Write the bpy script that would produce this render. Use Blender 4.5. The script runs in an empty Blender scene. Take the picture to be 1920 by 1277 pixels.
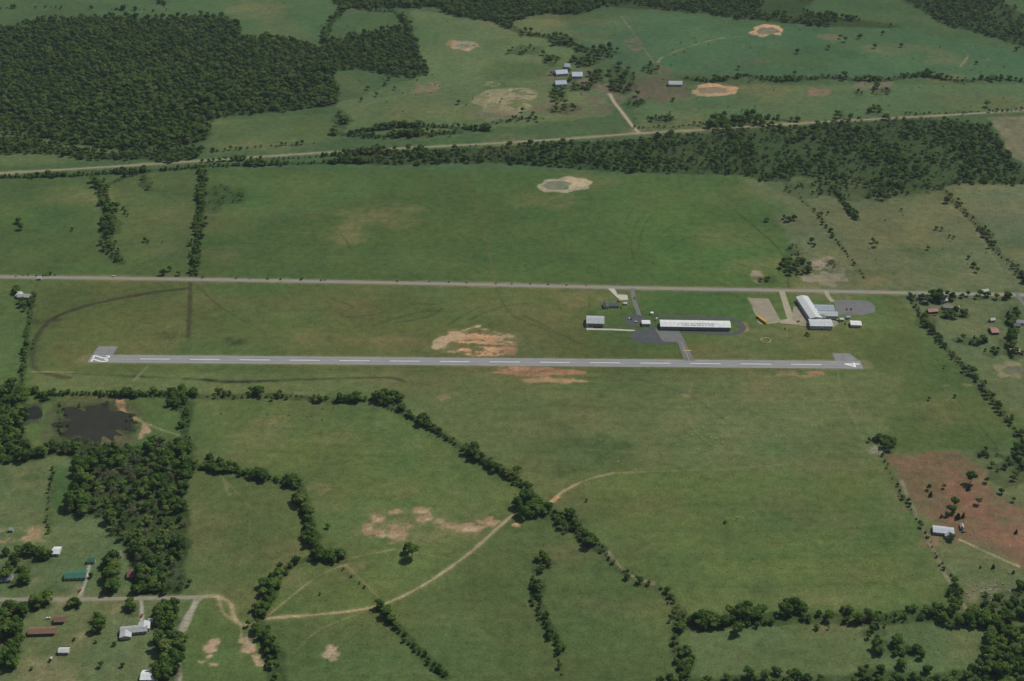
import bpy, math, random
import numpy as np
from mathutils import Vector, Matrix
random.seed(7); rng=np.random.default_rng(7)
S=bpy.context.scene
# ---------------------------------------------------------------- survey -> ground metres
H=900.; DEP=math.radians(29.); F=2788.
cd,sd=math.cos(DEP),math.sin(DEP)
def G(u,v):
    xc=(u-960)/F; yc=-(v-638.5)/F
    t=-H/(-sd+yc*cd)
    return (xc*t,(cd+yc*sd)*t)
def GP(p): return np.array([G(*q) for q in p])
def C(r,g,b,k=1.0):
    o=[]
    for c in (r,g,b):
        c/=255.; c=c/12.92 if c<=.04045 else ((c+.055)/1.055)**2.4
        o.append(c*k)
    return np.array(o)
def smooth(P,n=6,closed=False):
    P=np.asarray(P,float); m=len(P)
    if m<3: return P
    out=[]
    rngi=range(m) if closed else range(m-1)
    for i in rngi:
        if closed: a,b,c,d=P[(i-1)%m],P[i],P[(i+1)%m],P[(i+2)%m]
        else: a,b,c,d=P[max(i-1,0)],P[i],P[i+1],P[min(i+2,m-1)]
        for k in range(n):
            t=k/n
            out.append(.5*((2*b)+(c-a)*t+(2*a-5*b+4*c-d)*t*t+(-a+3*b-3*c+d)*t**3))
    if not closed: out.append(P[-1])
    return np.array(out)
# ---------------------------------------------------------------- ground grid
def axis(parts):
    a=[parts[0][0]]
    for s,e,st0,st1 in parts:
        x=s
        while x<e-1e-6:
            f=(x-s)/(e-s); x+=st0+(st1-st0)*f
            a.append(min(x,e))
    return np.array(a)
def geo(a,end,n): return a+(end-a)*((np.linspace(0,1,n+1)[1:])**3)
cx=axis([(-1250,-650,2.6,1.7),(-650,650,1.35,1.35),(650,1250,1.7,2.6)])
cy=axis([(930,3250,1.5,4.2)])
xs=np.concatenate([geo(-1250,-40000,22)[::-1],cx,geo(1250,40000,22)])
ys=np.concatenate([geo(930,-20000,18)[::-1],cy,geo(3250,60000,26)])
nx,ny=len(xs),len(ys)
X,Y=np.meshgrid(xs,ys)
def vnoise(x,y,scale,seed):
    r=np.random.default_rng(seed).random((256,256))
    x=x/scale+seed*13.7; y=y/scale+seed*7.3
    xi=np.floor(x).astype(int); yi=np.floor(y).astype(int)
    fx=x-xi; fy=y-yi; fx=fx*fx*(3-2*fx); fy=fy*fy*(3-2*fy)
    a=r[yi&255,xi&255]; b=r[yi&255,(xi+1)&255]; c=r[(yi+1)&255,xi&255]; d=r[(yi+1)&255,(xi+1)&255]
    return (a*(1-fx)+b*fx)*(1-fy)+(c*(1-fx)+d*fx)*fy
def fbm(x,y,scale,seed,o=4):
    s=0;a=1;t=0
    for i in range(o):
        s=s+a*vnoise(x,y,scale/2**i,seed+i); t+=a; a*=.55
    return s/t
NW=fbm(X,Y,24,1,5)-.5
NL=fbm(X,Y,160,11,4)-.5
NM=fbm(X,Y,40,21,4)-.5
NF=fbm(X,Y,7,31,3)-.5
NS=fbm(X/1.6,Y,17,51,5)-.5
NY=fbm(X,Y,70,71,5)-.5
COL=np.empty((ny,nx,3)); COL[:]=C(76,93,48)
def sl(x0,x1,y0,y1):
    return slice(np.searchsorted(ys,y0),np.searchsorted(ys,y1)),slice(np.searchsorted(xs,x0),np.searchsorted(xs,x1))
def segd(px,py,a,b):
    dx,dy=b[0]-a[0],b[1]-a[1]; L=dx*dx+dy*dy+1e-9
    t=np.clip(((px-a[0])*dx+(py-a[1])*dy)/L,0,1)
    return np.hypot(px-a[0]-t*dx,py-a[1]-t*dy)
def blend(s,m,col,strength,mottle=0.,cut=None):
    m=np.clip(m,0,1)
    if mottle: m=m*np.clip(1+mottle*2*(NM[s]+NF[s]*1.2),0,1.3)
    if cut is not None: m=m*np.clip((NS[s]-cut)/.07+.5,0,1)
    m=np.clip(m*strength,0,1)[...,None]
    COL[s]=COL[s]*(1-m)+np.asarray(col)*m
def poly(pts,col,soft=6,warp=14,strength=1.,mottle=0.,world=False,sm=False,cut=None):
    P=np.asarray(pts,float) if world else GP(pts)
    if sm: P=smooth(P,5,True)
    pad=soft+warp
    s=sl(P[:,0].min()-pad,P[:,0].max()+pad,P[:,1].min()-pad,P[:,1].max()+pad)
    px,py=X[s],Y[s]
    if px.size==0: return
    D=np.full(px.shape,1e9); ins=np.zeros(px.shape,bool)
    n=len(P)
    for i in range(n):
        a,b=P[i],P[(i+1)%n]
        D=np.minimum(D,segd(px,py,a,b))
        if a[1]!=b[1]:
            c=((a[1]>py)!=(b[1]>py))&(px<(b[0]-a[0])*(py-a[1])/(b[1]-a[1])+a[0])
            ins^=c
    D=np.where(ins,D,-D)+NW[s]*2*warp+NF[s]*min(warp,4)
    blend(s,D/soft+.5,col,strength,mottle,cut)
def line(pts,width,col,soft=1.5,warp=1.5,strength=1.,mottle=0.,world=False,fade=0):
    P=smooth(np.asarray(pts,float) if world else GP(pts),6)
    R=width/2+soft+warp+1
    s=sl(P[:,0].min()-R,P[:,0].max()+R,P[:,1].min()-R,P[:,1].max()+R)
    D=np.full(X[s].shape,1e9)
    oy,ox=s[0].start,s[1].start
    for i in range(len(P)-1):
        a,b=P[i],P[i+1]
        q=sl(min(a[0],b[0])-R,max(a[0],b[0])+R,min(a[1],b[1])-R,max(a[1],b[1])+R)
        l=(slice(q[0].start-oy,q[0].stop-oy),slice(q[1].start-ox,q[1].stop-ox))
        D[l]=np.minimum(D[l],segd(X[q],Y[q],a,b))
    m=(width/2-D+NW[s]*2*warp)/soft+.5
    blend(s,m,col,strength,mottle)
def blob(u,v,ru,rv,col,strength=1.,soft=5,warp=5,mottle=0.,cut=None):
    rg=np.random.default_rng(int(u*7+v*13)); 
    a=np.linspace(0,2*np.pi,15)[:-1]
    poly([(u+ru*math.cos(t)*q,v+rv*math.sin(t)*q) for t,q in zip(a,rg.uniform(.72,1.22,14))],col,soft,warp,strength,mottle,sm=True,cut=cut)

# ---------------------------------------------------------------- fields
poly([(-600,-60),(2500,-60),(2500,330),(-600,330)],C(66,88,53),20,5)
poly([(170,-5),(650,-5),(600,85),(450,65),(430,30),(180,32)],C(68,92,56))
poly([(770,20),(1070,40),(1150,215),(990,235),(640,260),(640,190),(800,140)],C(83,100,62))
poly([(390,228),(630,212),(640,262),(385,292)],C(76,95,55),5,5)
poly([(1060,45),(1180,30),(1300,140),(1190,150),(1090,90)],C(68,92,60))
poly([(1180,22),(1400,35),(1700,58),(1920,100),(1950,152),(1285,140),(1240,120)],C(64,93,60),6,4)
poly([(1240,160),(1950,158),(1950,205),(1320,235),(1200,240),(1180,190)],C(76,97,60),6,4)
poly([(0,245),(250,285),(150,305),(0,312)],C(78,94,56),5,4)
poly([(0,335),(185,330),(225,500),(225,512),(-300,512),(-300,335)],C(70,89,47),8,4)
poly([(210,330),(368,322),(360,520),(225,515)],C(73,89,49),8,4)
poly([(385,315),(890,320),(928,528),(366,522)],C(66,86,43),8,4)
poly([(885,318),(1390,335),(1480,440),(1510,542),(925,529)],C(68,90,45),8,4)
poly([(1180,420),(1260,380),(1400,420),(1480,500),(1440,530),(1220,530)],C(69,97,44),30,20,.6)
poly([(400,330),(700,325),(690,400),(420,410)],C(74,95,50),40,20,.6)
poly([(395,470),(880,470),(915,520),(380,515)],C(74,91,47),40,20,.6)
poly([(1395,335),(2050,345),(2050,548),(1505,542),(1470,430)],C(90,98,65),10,8)
poly([(1780,350),(2050,345),(2050,520),(1900,470)],C(94,101,71),8,4)
poly([(62,525),(1700,550),(1740,700),(60,700)],C(79,90,47),8,4)
poly([(-200,525),(60,530),(45,720),(-200,800)],C(78,95,51),5,2)
for a in [((430,560),(700,560),(690,600),(450,590)),((800,560),(1080,570),(1080,640),(1000,620)),((560,620),(840,640),(820,655),(560,650)),((100,640),(340,640),(330,660),(120,690))]:
    poly(a,C(94,93,54),25,18,.65,.3)
poly([(60,700),(1700,700),(1660,830),(1740,1130),(1280,1150),(1000,920),(760,770),(370,745),(60,735)],C(87,98,56),8,5)
poly([(1080,880),(1640,880),(1740,1120),(1280,1140),(1120,1010)],C(80,96,48),30,20,.8)
poly([(1150,700),(1620,700),(1640,830),(1300,860),(1000,800)],C(89,99,60),30,20,.6)
poly([(370,752),(715,765),(985,935),(900,1010),(700,1120),(560,905),(365,868)],C(83,98,51),10,5)
poly([(355,890),(555,915),(590,1040),(510,1090),(480,1160),(350,1110)],C(81,94,51),8,5)
poly([(500,1160),(720,1130),(960,970),(1100,1010),(1270,1150),(1290,1330),(500,1330)],C(77,92,50),12,8)
poly([(1290,1175),(1860,1165),(1860,1330),(1290,1330)],C(81,96,57),8,5)
poly([(-100,855),(345,855),(345,1330),(-100,1330)],C(83,98,60),6,4)
poly([(1690,560),(2000,555),(2000,840),(1850,740)],C(86,98,62),8,5)
poly([(1660,850),(2000,835),(2000,1330),(1840,1190),(1750,1040)],C(88,97,61),8,5)
poly([(1105,543),(1395,546),(1400,612),(1385,645),(1290,645),(1300,670),(1105,640)],C(71,91,46),5,2,.7)
poly([(1395,548),(1650,552),(1682,614),(1500,616),(1400,600)],C(78,98,51),3,1,.8)
poly([(1190,545),(1405,549),(1400,600),(1210,592)],C(66,93,44),4,1,.8)
line([(1400,608),(1500,613),(1684,616)],1.6,C(98,100,66),1.5,.5,.6)
line([(1105,545),(1105,610)],1.2,C(50,66,34),1.5,.3,.6)
poly([(20,880),(95,885),(100,920),(30,915)],C(126,118,80),15,12,.6,.6,cut=-.04)
poly([(-20,990),(80,990),(84,1014),(-20,1018)],C(138,122,88),8,12,.75,.5,cut=-.08)
poly([(100,870),(150,880),(125,960),(98,990)],C(70,94,50),6,3)
poly([(30,1235),(150,1225),(150,1300),(30,1300)],C(126,116,84),10,12,.6,.6,cut=-.04)
# brown right plot, patchy
poly([(1672,862),(1790,848),(1850,890),(1890,955),(1960,985),(1960,1080),(1880,1050),(1790,1010),(1725,960)],C(107,86,64),10,18,.92,.35)
poly([(1760,900),(1860,925),(1960,960),(1960,1050),(1850,1020),(1780,970)],C(118,86,66),16,18,.85,.4,cut=-.14)
poly([(1700,895),(1760,890),(1790,950),(1735,955)],C(94,88,60),16,14,.45)
for i in range(26): blob(rng.uniform(1680,1915),rng.uniform(860,1040),rng.uniform(6,22),rng.uniform(3,8),[C(92,90,60),C(124,98,78),C(88,88,58)][i%3],.45,5,10,.7)
# dry/wet tints
for i in range(260):
    u=rng.uniform(0,1920); v=rng.uniform(20,1277)
    c=[C(106,104,66),C(56,78,40),C(98,96,60),C(64,92,45)][i%4]
    if 1665<u and 850<v<1060: continue
    blob(u,v,rng.uniform(20,110),rng.uniform(5,26),c,rng.uniform(.2,.5),22,25,.6)
dk=C(48,68,34)
def arcs(L,w=1.6,st=.4,c=dk): 
    for p in L: line(p,w,c,1.8,1.5,st,.6)
arcs([[(1195,480),(1205,430),(1230,400),(1290,392),(1380,410)],[(1225,520),(1190,490),(1185,440),(1210,400),(1260,385)],
[(1240,440),(1270,420),(1340,425),(1440,470)],[(1250,470),(1290,445),(1360,450),(1420,480)],[(1170,420),(1195,385),(1260,365)],
[(980,510),(1060,485),(1150,475)],[(930,420),(1050,380),(1150,370)],[(600,400),(640,440),(660,470)],[(1270,500),(1330,480),(1400,500),(1460,520)]],2.6,.42)
arcs([[(640,595),(700,590),(760,572),(820,570)],[(700,610),(790,585),(850,585)],[(840,610),(870,590),(900,575)],[(880,600),(940,575),(1000,568)],
[(740,605),(800,595),(830,578)],[(620,560),(660,575),(640,590),(700,600)],[(930,540),(960,590),(1030,620),(1090,645)],[(980,590),(1050,625),(1100,650)]],3.4,.5,C(52,64,36))
for k in range(9):
    v=712+k*16; arcs([[(1000+k*8,v),(1250,v+6+3*math.sin(k)),(1500,v+8),(1630,v+4)]],3.,.22,C(60,76,42) if k%2 else C(108,112,74))
for k in range(8):
    v=345+k*22; arcs([[(400,v),(650,v+5),(890,v+8)]],3.5,.2,C(52,70,37) if k%2 else C(92,104,62))
for k in range(7):
    v=775+k*22; arcs([[(400+k*10,v),(560,v+8),(760+k*20,v+18)]],3.,.22,C(58,76,40) if k%2 else C(104,110,68))
for k in range(8):
    v=915+k*26; arcs([[(1120+k*18,v),(1380,v+4),(1660+k*8,v-6)]],3.,.22,C(56,76,38) if k%2 else C(98,106,62))
for k in range(5):
    v=1150+k*26; arcs([[(560+k*10,v+10),(740,v+4),(960,v+14)]],3.,.2,C(56,76,38) if k%2 else C(98,106,62))
line([(870,330),(890,380),(910,450),(930,527)],2.2,C(88,84,56),2,2,.7,.5)
line([(1375,392),(1420,430),(1465,475),(1480,545)],2,C(50,60,36),2,1.5,.7,.4)
line([(368,535),(420,580),(500,625)],1.6,C(60,62,40),2,1.5,.7,.4)
# drainage channels
dr=C(62,58,42)
line([(350,541),(290,548),(220,560),(150,577),(95,600),(68,635),(60,675),(75,697),(130,708)],7,dr,4,2.5,.75,.3)
line([(350,541),(290,548),(220,560),(150,577),(100,597),(85,610)],7,C(56,50,38),4,3,.6,.5)
line([(60,600),(75,605),(90,602),(110,600)],10,C(60,52,38),5,4,.6,.5)
line([(357,530),(356,580),(352,632)],6,C(60,56,38),3,2,.75,.3)
line([(130,700),(260,706),(380,712),(420,716),(560,712),(720,708),(760,716)],3.5,C(50,64,34),3,2.5,.75,.5)
line([(385,712),(440,716),(520,714)],5,C(44,48,30),3,2.5,.8,.4)
line([(1070,707),(1200,712),(1290,742),(1355,785)],2.4,C(68,78,44),3,2,.6,.4)
line([(60,697),(140,698)],3,C(140,130,92),2,1,.5,.4)
line([(275,688),(262,702),(250,715)],2.5,C(130,122,86),2,1,.5,.4)
blob(440,640,26,7,C(48,58,34),.6,8,9,.8); blob(320,628,30,6,C(56,64,38),.5,8,9,.8)
line([(216,690),(1580,703)],1.5,C(60,80,38),2,1,.4,.4)
line([(216,655),(900,662),(1280,668),(1570,672)],1.2,C(60,80,38),2,1,.35,.4)
line([(165,672.5),(1618,684)],22,C(110,108,74),4,1.5,.8,.2)
# orange bare soil
og=C(176,138,102); rd=C(148,110,84); tn=C(162,145,114)
blob(885,641,90,25,C(112,105,70),.6,12,14,.6)
for u,v,a,b,c,s,ct in [(885,640,66,22,tn,.85,-.04),(890,637,42,17,og,1,-.07),(900,650,46,13,og,.95,-.05),(850,632,25,7,tn,.9,-.06),(905,662,33,5,og,.95,-.13),(955,655,11,10,rd,.7,-.1),(930,640,22,7,rd,.6,-.02),
  (840,648,32,4,tn,.7,-.04),(892,630,20,6,og,1,-.2),
  (990,694,66,8,rd,.95,-.1),(960,690,28,4,og,.75,-.07),(1045,699,48,5,rd,.8,-.05),(1035,713,62,4.5,C(144,122,88),.85,-.07),(1460,700,76,5,C(120,108,76),.65,-.07),(1510,702,34,4,rd,.45,-.05)]:
    blob(u,v,a*1.1,b*1.25,c,s,3,6,.3,cut=ct)
for u,v,a,b,c,s in [(828,746,13,5,C(124,110,82),.7),(1285,742,8,4,C(136,126,98),.5),(1800,724,30,5,C(126,116,84),.6)]:
    blob(u,v,a,b,c,s,3,6,.6,cut=-.08)
# centre-bottom soil patches
blob(780,985,112,32,C(108,106,68),.5,12,12,.6)
for u,v,a,b in [(738,960,11,6),(710,972,13,7),(790,957,14,6),(800,972,18,7),(822,978,18,6),(750,990,22,9),(710,1002,22,9),(735,1000,30,13),(845,986,32,6),(880,990,30,6),(915,980,16,7),(690,990,9,8),(765,985,12,6)]:
    blob(u,v,a*1.15,b*1.2,C(140,116,88),.85,3,7,.45,cut=-.1)
    blob(u+3,v+2,a*.45,b*.4,C(164,144,112),.6,2,3,.6)
blob(600,915,20,12,C(120,112,76),.4,8,12,.9,cut=-.03)
blob(968,983,8,4,og,.8,3,3,.4)
for u,v,a,b in [(392,1217,9,6),(402,1203,9,5),(398,1246,10,5),(460,1200,12,7),(468,1215,14,10),(480,1235,9,9),(622,1225,17,16),(618,1214,14,9),(378,1242,8,5),(392,1233,8,4),(488,1244,8,5)]:
    blob(u,v,a,b,C(156,132,106),.85,2.5,4,.4)
blob(470,1210,25,35,C(124,108,80),.5,6,10,.8,cut=-.05)
# upper farm patches
for u,v,a,b,c,s in [(868,85,26,9,C(146,128,100),.9),(845,82,12,5,rd,.6),(940,192,56,24,C(126,122,92),.75),(975,180,25,12,C(142,134,112),.5),(800,168,26,14,C(124,102,82),.6),(930,215,44,11,C(110,102,80),.6),
  (920,158,10,4,C(144,132,100),.5),(1540,173,26,9,C(122,98,78),.75),(1405,116,34,7,C(88,84,64),.6),(1635,160,36,11,C(110,104,82),.7),(1555,70,22,6,C(114,98,76),.5),
  (1850,110,8,3,tn,.4),(1230,170,56,24,C(92,80,66),.75),(1130,175,46,26,C(98,90,72),.7),(1075,205,66,11,C(96,88,70),.7),(1190,82,16,12,C(106,96,76),.6),(1240,135,24,9,C(94,80,66),.7),(1075,145,50,18,C(100,94,74),.6),
  (1550,512,36,24,C(122,116,94),.85),(1545,500,18,10,C(146,132,114),.65),(1418,515,17,13,C(126,122,102),.8),(1600,575,14,6,tn,.3)]:
    blob(u,v,a*1.1,b*1.1,c,s,5,12,.6,cut=-.12)
def rim(u,v,a,b,c,s=.95): blob(u,v,a,b,c,s,3,5,.3)
rim(1440,56,33,12,C(168,138,104)); rim(1336,169,45,12,C(164,136,102)); rim(1053,347,46,14,C(144,136,112)); rim(1075,343,26,9,C(166,148,118),.8)
rim(1895,694,28,17,C(116,113,82)); rim(868,86,22,8,C(144,126,98))
blob(180,792,88,50,C(76,80,50),.8,8,14,.5); blob(180,800,70,40,C(64,62,44),.8,6,14,.5); blob(215,822,40,14,C(96,88,64),.7,5,8,.6); rim(55,775,28,22,C(64,68,48))
# dirt tracks
tr=C(150,135,102); 
line([(225,745),(232,775),(265,790),(275,808)],7,C(156,126,96),2.5,5,.9,.4)
line([(265,790),(310,808),(360,822)],2.4,tr,2,1.5,.7,.4); line([(275,790),(262,822)],4,C(150,122,94),2.5,4,.8,.4)
trk=[(375,1119),(410,1119),(432,1133),(440,1160),(462,1173),(500,1160),(600,1152),(700,1138),(780,1105),(870,1045),(930,993),(965,962)]
line(trk,8,C(110,112,72),4,2.5,.4,.4); line(trk,3.0,C(156,142,110),1.8,1.6,.85,.35); line(trk,.5,C(96,102,62),1.,.4,.45,.8)
trk2=[(1030,945),(1055,922),(1100,900),(1150,887),(1250,883),(1350,880),(1460,872)]
line(trk2[:4],2.8,C(142,132,100),1.8,1.6,.7,.4); line(trk2[3:],2,C(122,120,84),1.8,1.8,.55,.7)
line([(1035,940),(1045,932)],5,og,2,2,.8,.3)
line([(650,1058),(600,1078),(550,1115),(505,1152)],2,tr,1.8,1.2,.45,.5); line([(640,1055),(665,1045),(740,1030)],2,tr,2,1.2,.35,.6)
line([(740,1030),(860,1050)],1.5,tr,2,1.2,.2,.6); line([(650,1062),(680,1090),(710,1120)],2,tr,2,1.2,.4,.5)
line([(410,1119),(420,1150),(450,1170),(452,1200)],3,tr,2,2,.6,.4); line([(345,1180),(370,1120)],6,C(150,142,120),2,1,.8,.2)
line([(700,1140),(600,1180),(550,1225)],2,tr,2,1.5,.3,.6)
line([(360,870),(410,885),(430,930)],1.5,tr,2,1.5,.25,.6)
line([(560,905),(650,915),(830,890),(950,900)],1.5,C(60,82,38),2,1.5,.4,.4)
for p in [[(420,900),(470,960),(450,1060)],[(700,790),(820,860),(930,960)],[(1100,1010),(1200,960),(1350,930)],[(760,1150),(900,1120),(1000,1150)],[(1300,700),(1290,780),(1330,830),(1420,860)],[(820,1000),(960,1080),(1000,1180)],[(600,640),(700,655),(820,640)]]: line(p,1.3,C(114,114,78),1.6,2,.35,.7)
line([(1140,1035),(1170,1070),(1190,1082),(1225,1095)],4,C(164,144,114),2,3,.8,.6)
line([(1690,900),(1710,950),(1750,1030),(1780,1090),(1810,1140)],3.4,C(130,118,94),2.5,2.5,.7,.5)
line([(1800,1012),(1850,1035),(1910,1062)],3,C(156,142,118),2,1.5,.75,.3)
line([(1570,700),(1580,735),(1620,830)],1.6,C(110,110,76),2,1.2,.4,.5); line([(1685,615),(1740,690),(1830,790),(1870,840)],2,C(60,70,42),2,1.2,.6,.4)
line([(1685,615),(1742,693),(1832,795)],1.2,C(124,122,90),1.5,1,.4,.5)
line([(1600,350),(1690,430),(1800,490)],1.5,C(70,78,48),2,1.5,.5,.4)
for p in [[(1700,350),(1800,400),(1880,510)],[(1650,480),(1740,500),(1850,520)],[(1850,220),(1890,250),(1920,310)]]: line(p,2.5,C(122,118,90),2,2.5,.4,.5)
poly([(1858,222),(1960,215),(1960,330),(1895,290)],C(112,109,84),5,8,.75,.4)
line([(1165,30),(1210,95),(1240,140)],3.5,C(112,98,78),3,2,.7,.3)
line([(1240,108),(1290,88),(1350,72),(1400,68)],3.5,C(126,122,92),3,2,.55,.4); line([(1240,108),(1228,125)],3,tr,3,2,.5)
line([(640,215),(720,185),(820,165),(900,145)],3,C(116,114,80),3,2,.5,.5); line([(700,230),(760,200),(850,190)],2,C(116,114,80),3,2,.35,.5)
line([(990,228),(1070,212),(1110,200),(1143,178)],3,C(116,106,80),3,2,.6,.4)
line([(1800,125),(1815,105),(1805,92)],2.5,C(134,122,92),2,2,.6,.3)
# residential ground
for a in [((0,1130),(340,1126),(330,1277),(0,1277))]: poly(a,C(92,101,64),20,12,.5,.5)
line([(335,1277),(336,1200),(348,1160),(375,1120)],6,C(142,136,120),2,1.5,.85,.2)
line([(168,1055),(162,1085),(150,1118)],3.2,C(160,156,144),1.2,.6,.9)
line([(265,1125),(266,1160),(262,1175)],3,C(160,156,144),1.2,.6,.8)
for p in [[(152,1130),(150,1277)],[(215,1130),(212,1277)],[(95,1140),(100,1165)]]: line(p,1.2,C(110,110,78),1.5,1,.5,.3)
blob(1845,1105,48,24,C(108,104,78),.5,8,14,.8)
for i in range(34): blob(rng.uniform(5,330),rng.uniform(1030,1270),rng.uniform(4,14),rng.uniform(2,8),[C(122,114,86),C(64,84,46)][i%2],.5,4,6,.6)
# ---------------------------------------------------------------- vegetation placement lists
masses=[]; singles=[]
DEC=[0,1,2,3,4]
def pick(kinds): return random.choice(kinds)
def addpts(name,L):
    if L: masses.append((name,L))
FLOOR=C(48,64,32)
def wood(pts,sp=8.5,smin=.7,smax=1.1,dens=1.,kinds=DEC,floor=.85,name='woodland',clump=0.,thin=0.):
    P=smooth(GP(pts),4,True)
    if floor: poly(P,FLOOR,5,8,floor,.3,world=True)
    L=[]
    x0,x1,y0,y1=P[:,0].min(),P[:,0].max(),P[:,1].min(),P[:,1].max()
    gx=np.arange(x0-8,x1+8,sp); gy=np.arange(y0-8,y1+8,sp)
    GX,GY=np.meshgrid(gx,gy); GX=GX.ravel()+rng.uniform(-.6,.6,GX.size)*sp; GY=GY.ravel()+rng.uniform(-.6,.6,GY.size)*sp
    wx=(fbm(GX,GY,30,91,3)-.5)*22; wy=(fbm(GX,GY,30,95,3)-.5)*22
    TX,TY=GX+wx,GY+wy
    ins=np.zeros(GX.shape,bool); n=len(P)
    for i in range(n):
        a,b=P[i],P[(i+1)%n]
        if a[1]!=b[1]: ins^=((a[1]>TY)!=(b[1]>TY))&(TX<(b[0]-a[0])*(TY-a[1])/(b[1]-a[1])+a[0])
    nz=fbm(GX,GY,60,77,4); nk=fbm(GX,GY,70,63,3)
    for x,y,k,z,kk in zip(GX,GY,ins,nz,nk):
        if not k: continue
        if random.random()>dens: continue
        if clump and z<clump: continue
        if thin and z<.45 and random.random()<thin:
            if random.random()<.5: L.append((x,y,random.uniform(.3,.5),random.choice([6,7])))
            continue
        L.append((x,y,random.uniform(smin,smax)*(.8+.6*(z-.3))*(1.2 if random.random()<.1 else 1),kinds[int(len(kinds)*(.65*min(.99,max(0,(kk-.25)*2))+.35*random.random()))%len(kinds)]))
    addpts(name,L)
def tline(pts,w=5,sp=6,smin=.5,smax=.95,gap=.1,kinds=DEC+[6],floor=.7,name='tree_line'):
    P=smooth(GP(pts),6)
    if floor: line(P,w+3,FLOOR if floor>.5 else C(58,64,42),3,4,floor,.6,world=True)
    L=[];acc=0; g=0; ph=random.uniform(0,6)
    for i in range(len(P)-1):
        a,b=P[i],P[i+1]; l=np.hypot(*(b-a)); t=sp-acc if acc else 0
        nrm=np.array([-(b-a)[1],(b-a)[0]])/(l+1e-9)
        while t<l:
            g=max(0,g-1); ph+=random.uniform(.1,.5); big=.82+.28*math.sin(ph)+(.25 if random.random()<.12 else 0)
            if g==0 and random.random()<gap*.5: g=random.randint(1,4)
            if g==0:
                for q in range(1 if w<6 else 2):
                    p=a+(b-a)*t/l+nrm*random.gauss(0,w*.36)
                    L.append((p[0],p[1],random.uniform(smin,smax)*big,pick(kinds)))
            elif random.random()<.6:
                p=a+(b-a)*t/l+nrm*random.uniform(-w/2,w/2); L.append((p[0],p[1],random.uniform(.25,.5),6))
            t+=sp*random.uniform(.7,1.4)
        acc=(l-(t-sp))%sp if t>l else 0
    addpts(name,L)
def trees(L,kinds=DEC,s=.7):
    for q in L:
        u,v=q[0],q[1]; sc=q[2] if len(q)>2 else s*random.uniform(.8,1.2)
        x,y=G(u,v); singles.append((x,y,sc,pick(kinds)))
def clump(u,v,ru,rv,n,s=.7,kinds=DEC,name='tree_clump'):
    L=[]
    for i in range(n):
        a=random.uniform(0,2*math.pi); r=math.sqrt(random.random())
        x,y=G(u+ru*r*math.cos(a),v+rv*r*math.sin(a)); L.append((x,y,s*random.uniform(.6,1.3),pick(kinds)))
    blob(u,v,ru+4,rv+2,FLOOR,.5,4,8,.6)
    addpts(name,L)
# big far woodland left
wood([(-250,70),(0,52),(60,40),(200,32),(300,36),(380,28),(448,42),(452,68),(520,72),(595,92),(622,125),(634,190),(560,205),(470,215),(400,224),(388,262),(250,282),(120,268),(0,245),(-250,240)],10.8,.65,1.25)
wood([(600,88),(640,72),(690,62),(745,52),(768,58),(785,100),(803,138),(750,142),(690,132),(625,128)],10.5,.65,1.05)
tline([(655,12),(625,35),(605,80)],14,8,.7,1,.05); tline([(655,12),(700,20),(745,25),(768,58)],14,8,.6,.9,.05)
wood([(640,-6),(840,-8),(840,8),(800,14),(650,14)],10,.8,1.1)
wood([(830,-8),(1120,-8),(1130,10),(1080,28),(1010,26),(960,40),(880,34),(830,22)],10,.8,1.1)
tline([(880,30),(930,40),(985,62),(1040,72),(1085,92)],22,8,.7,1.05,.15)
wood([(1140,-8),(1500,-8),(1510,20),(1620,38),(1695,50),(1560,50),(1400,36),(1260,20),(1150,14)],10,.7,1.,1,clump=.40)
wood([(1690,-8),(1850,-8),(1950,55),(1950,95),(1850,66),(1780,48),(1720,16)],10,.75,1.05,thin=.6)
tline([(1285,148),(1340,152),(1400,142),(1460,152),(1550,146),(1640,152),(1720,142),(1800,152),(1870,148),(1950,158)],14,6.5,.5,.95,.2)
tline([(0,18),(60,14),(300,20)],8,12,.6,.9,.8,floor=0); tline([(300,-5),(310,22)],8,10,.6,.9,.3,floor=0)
# farm yard trees
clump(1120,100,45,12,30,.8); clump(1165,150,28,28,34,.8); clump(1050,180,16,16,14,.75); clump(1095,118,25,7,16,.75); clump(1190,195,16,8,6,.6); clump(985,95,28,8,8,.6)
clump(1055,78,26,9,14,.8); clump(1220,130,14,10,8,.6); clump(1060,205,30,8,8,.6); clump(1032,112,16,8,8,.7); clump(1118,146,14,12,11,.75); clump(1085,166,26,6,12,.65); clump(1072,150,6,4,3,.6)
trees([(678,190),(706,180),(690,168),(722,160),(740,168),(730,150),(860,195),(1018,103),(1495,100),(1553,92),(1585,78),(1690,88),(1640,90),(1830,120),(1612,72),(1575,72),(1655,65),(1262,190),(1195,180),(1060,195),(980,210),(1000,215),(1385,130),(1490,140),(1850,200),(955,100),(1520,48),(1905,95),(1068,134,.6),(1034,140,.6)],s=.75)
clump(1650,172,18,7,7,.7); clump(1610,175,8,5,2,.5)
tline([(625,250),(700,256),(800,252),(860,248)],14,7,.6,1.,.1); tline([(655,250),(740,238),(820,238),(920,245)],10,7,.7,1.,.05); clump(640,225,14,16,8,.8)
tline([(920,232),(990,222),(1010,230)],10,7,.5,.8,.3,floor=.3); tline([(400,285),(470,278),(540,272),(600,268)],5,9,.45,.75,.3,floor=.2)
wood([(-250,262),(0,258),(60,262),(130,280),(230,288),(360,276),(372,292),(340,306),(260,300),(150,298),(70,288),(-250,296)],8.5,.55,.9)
tline([(-250,338),(0,333),(120,330),(230,323),(320,318),(370,313)],7,6,.5,.85,.05)
tline([(0,250),(100,258)],8,8,.5,.8,.1)
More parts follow.
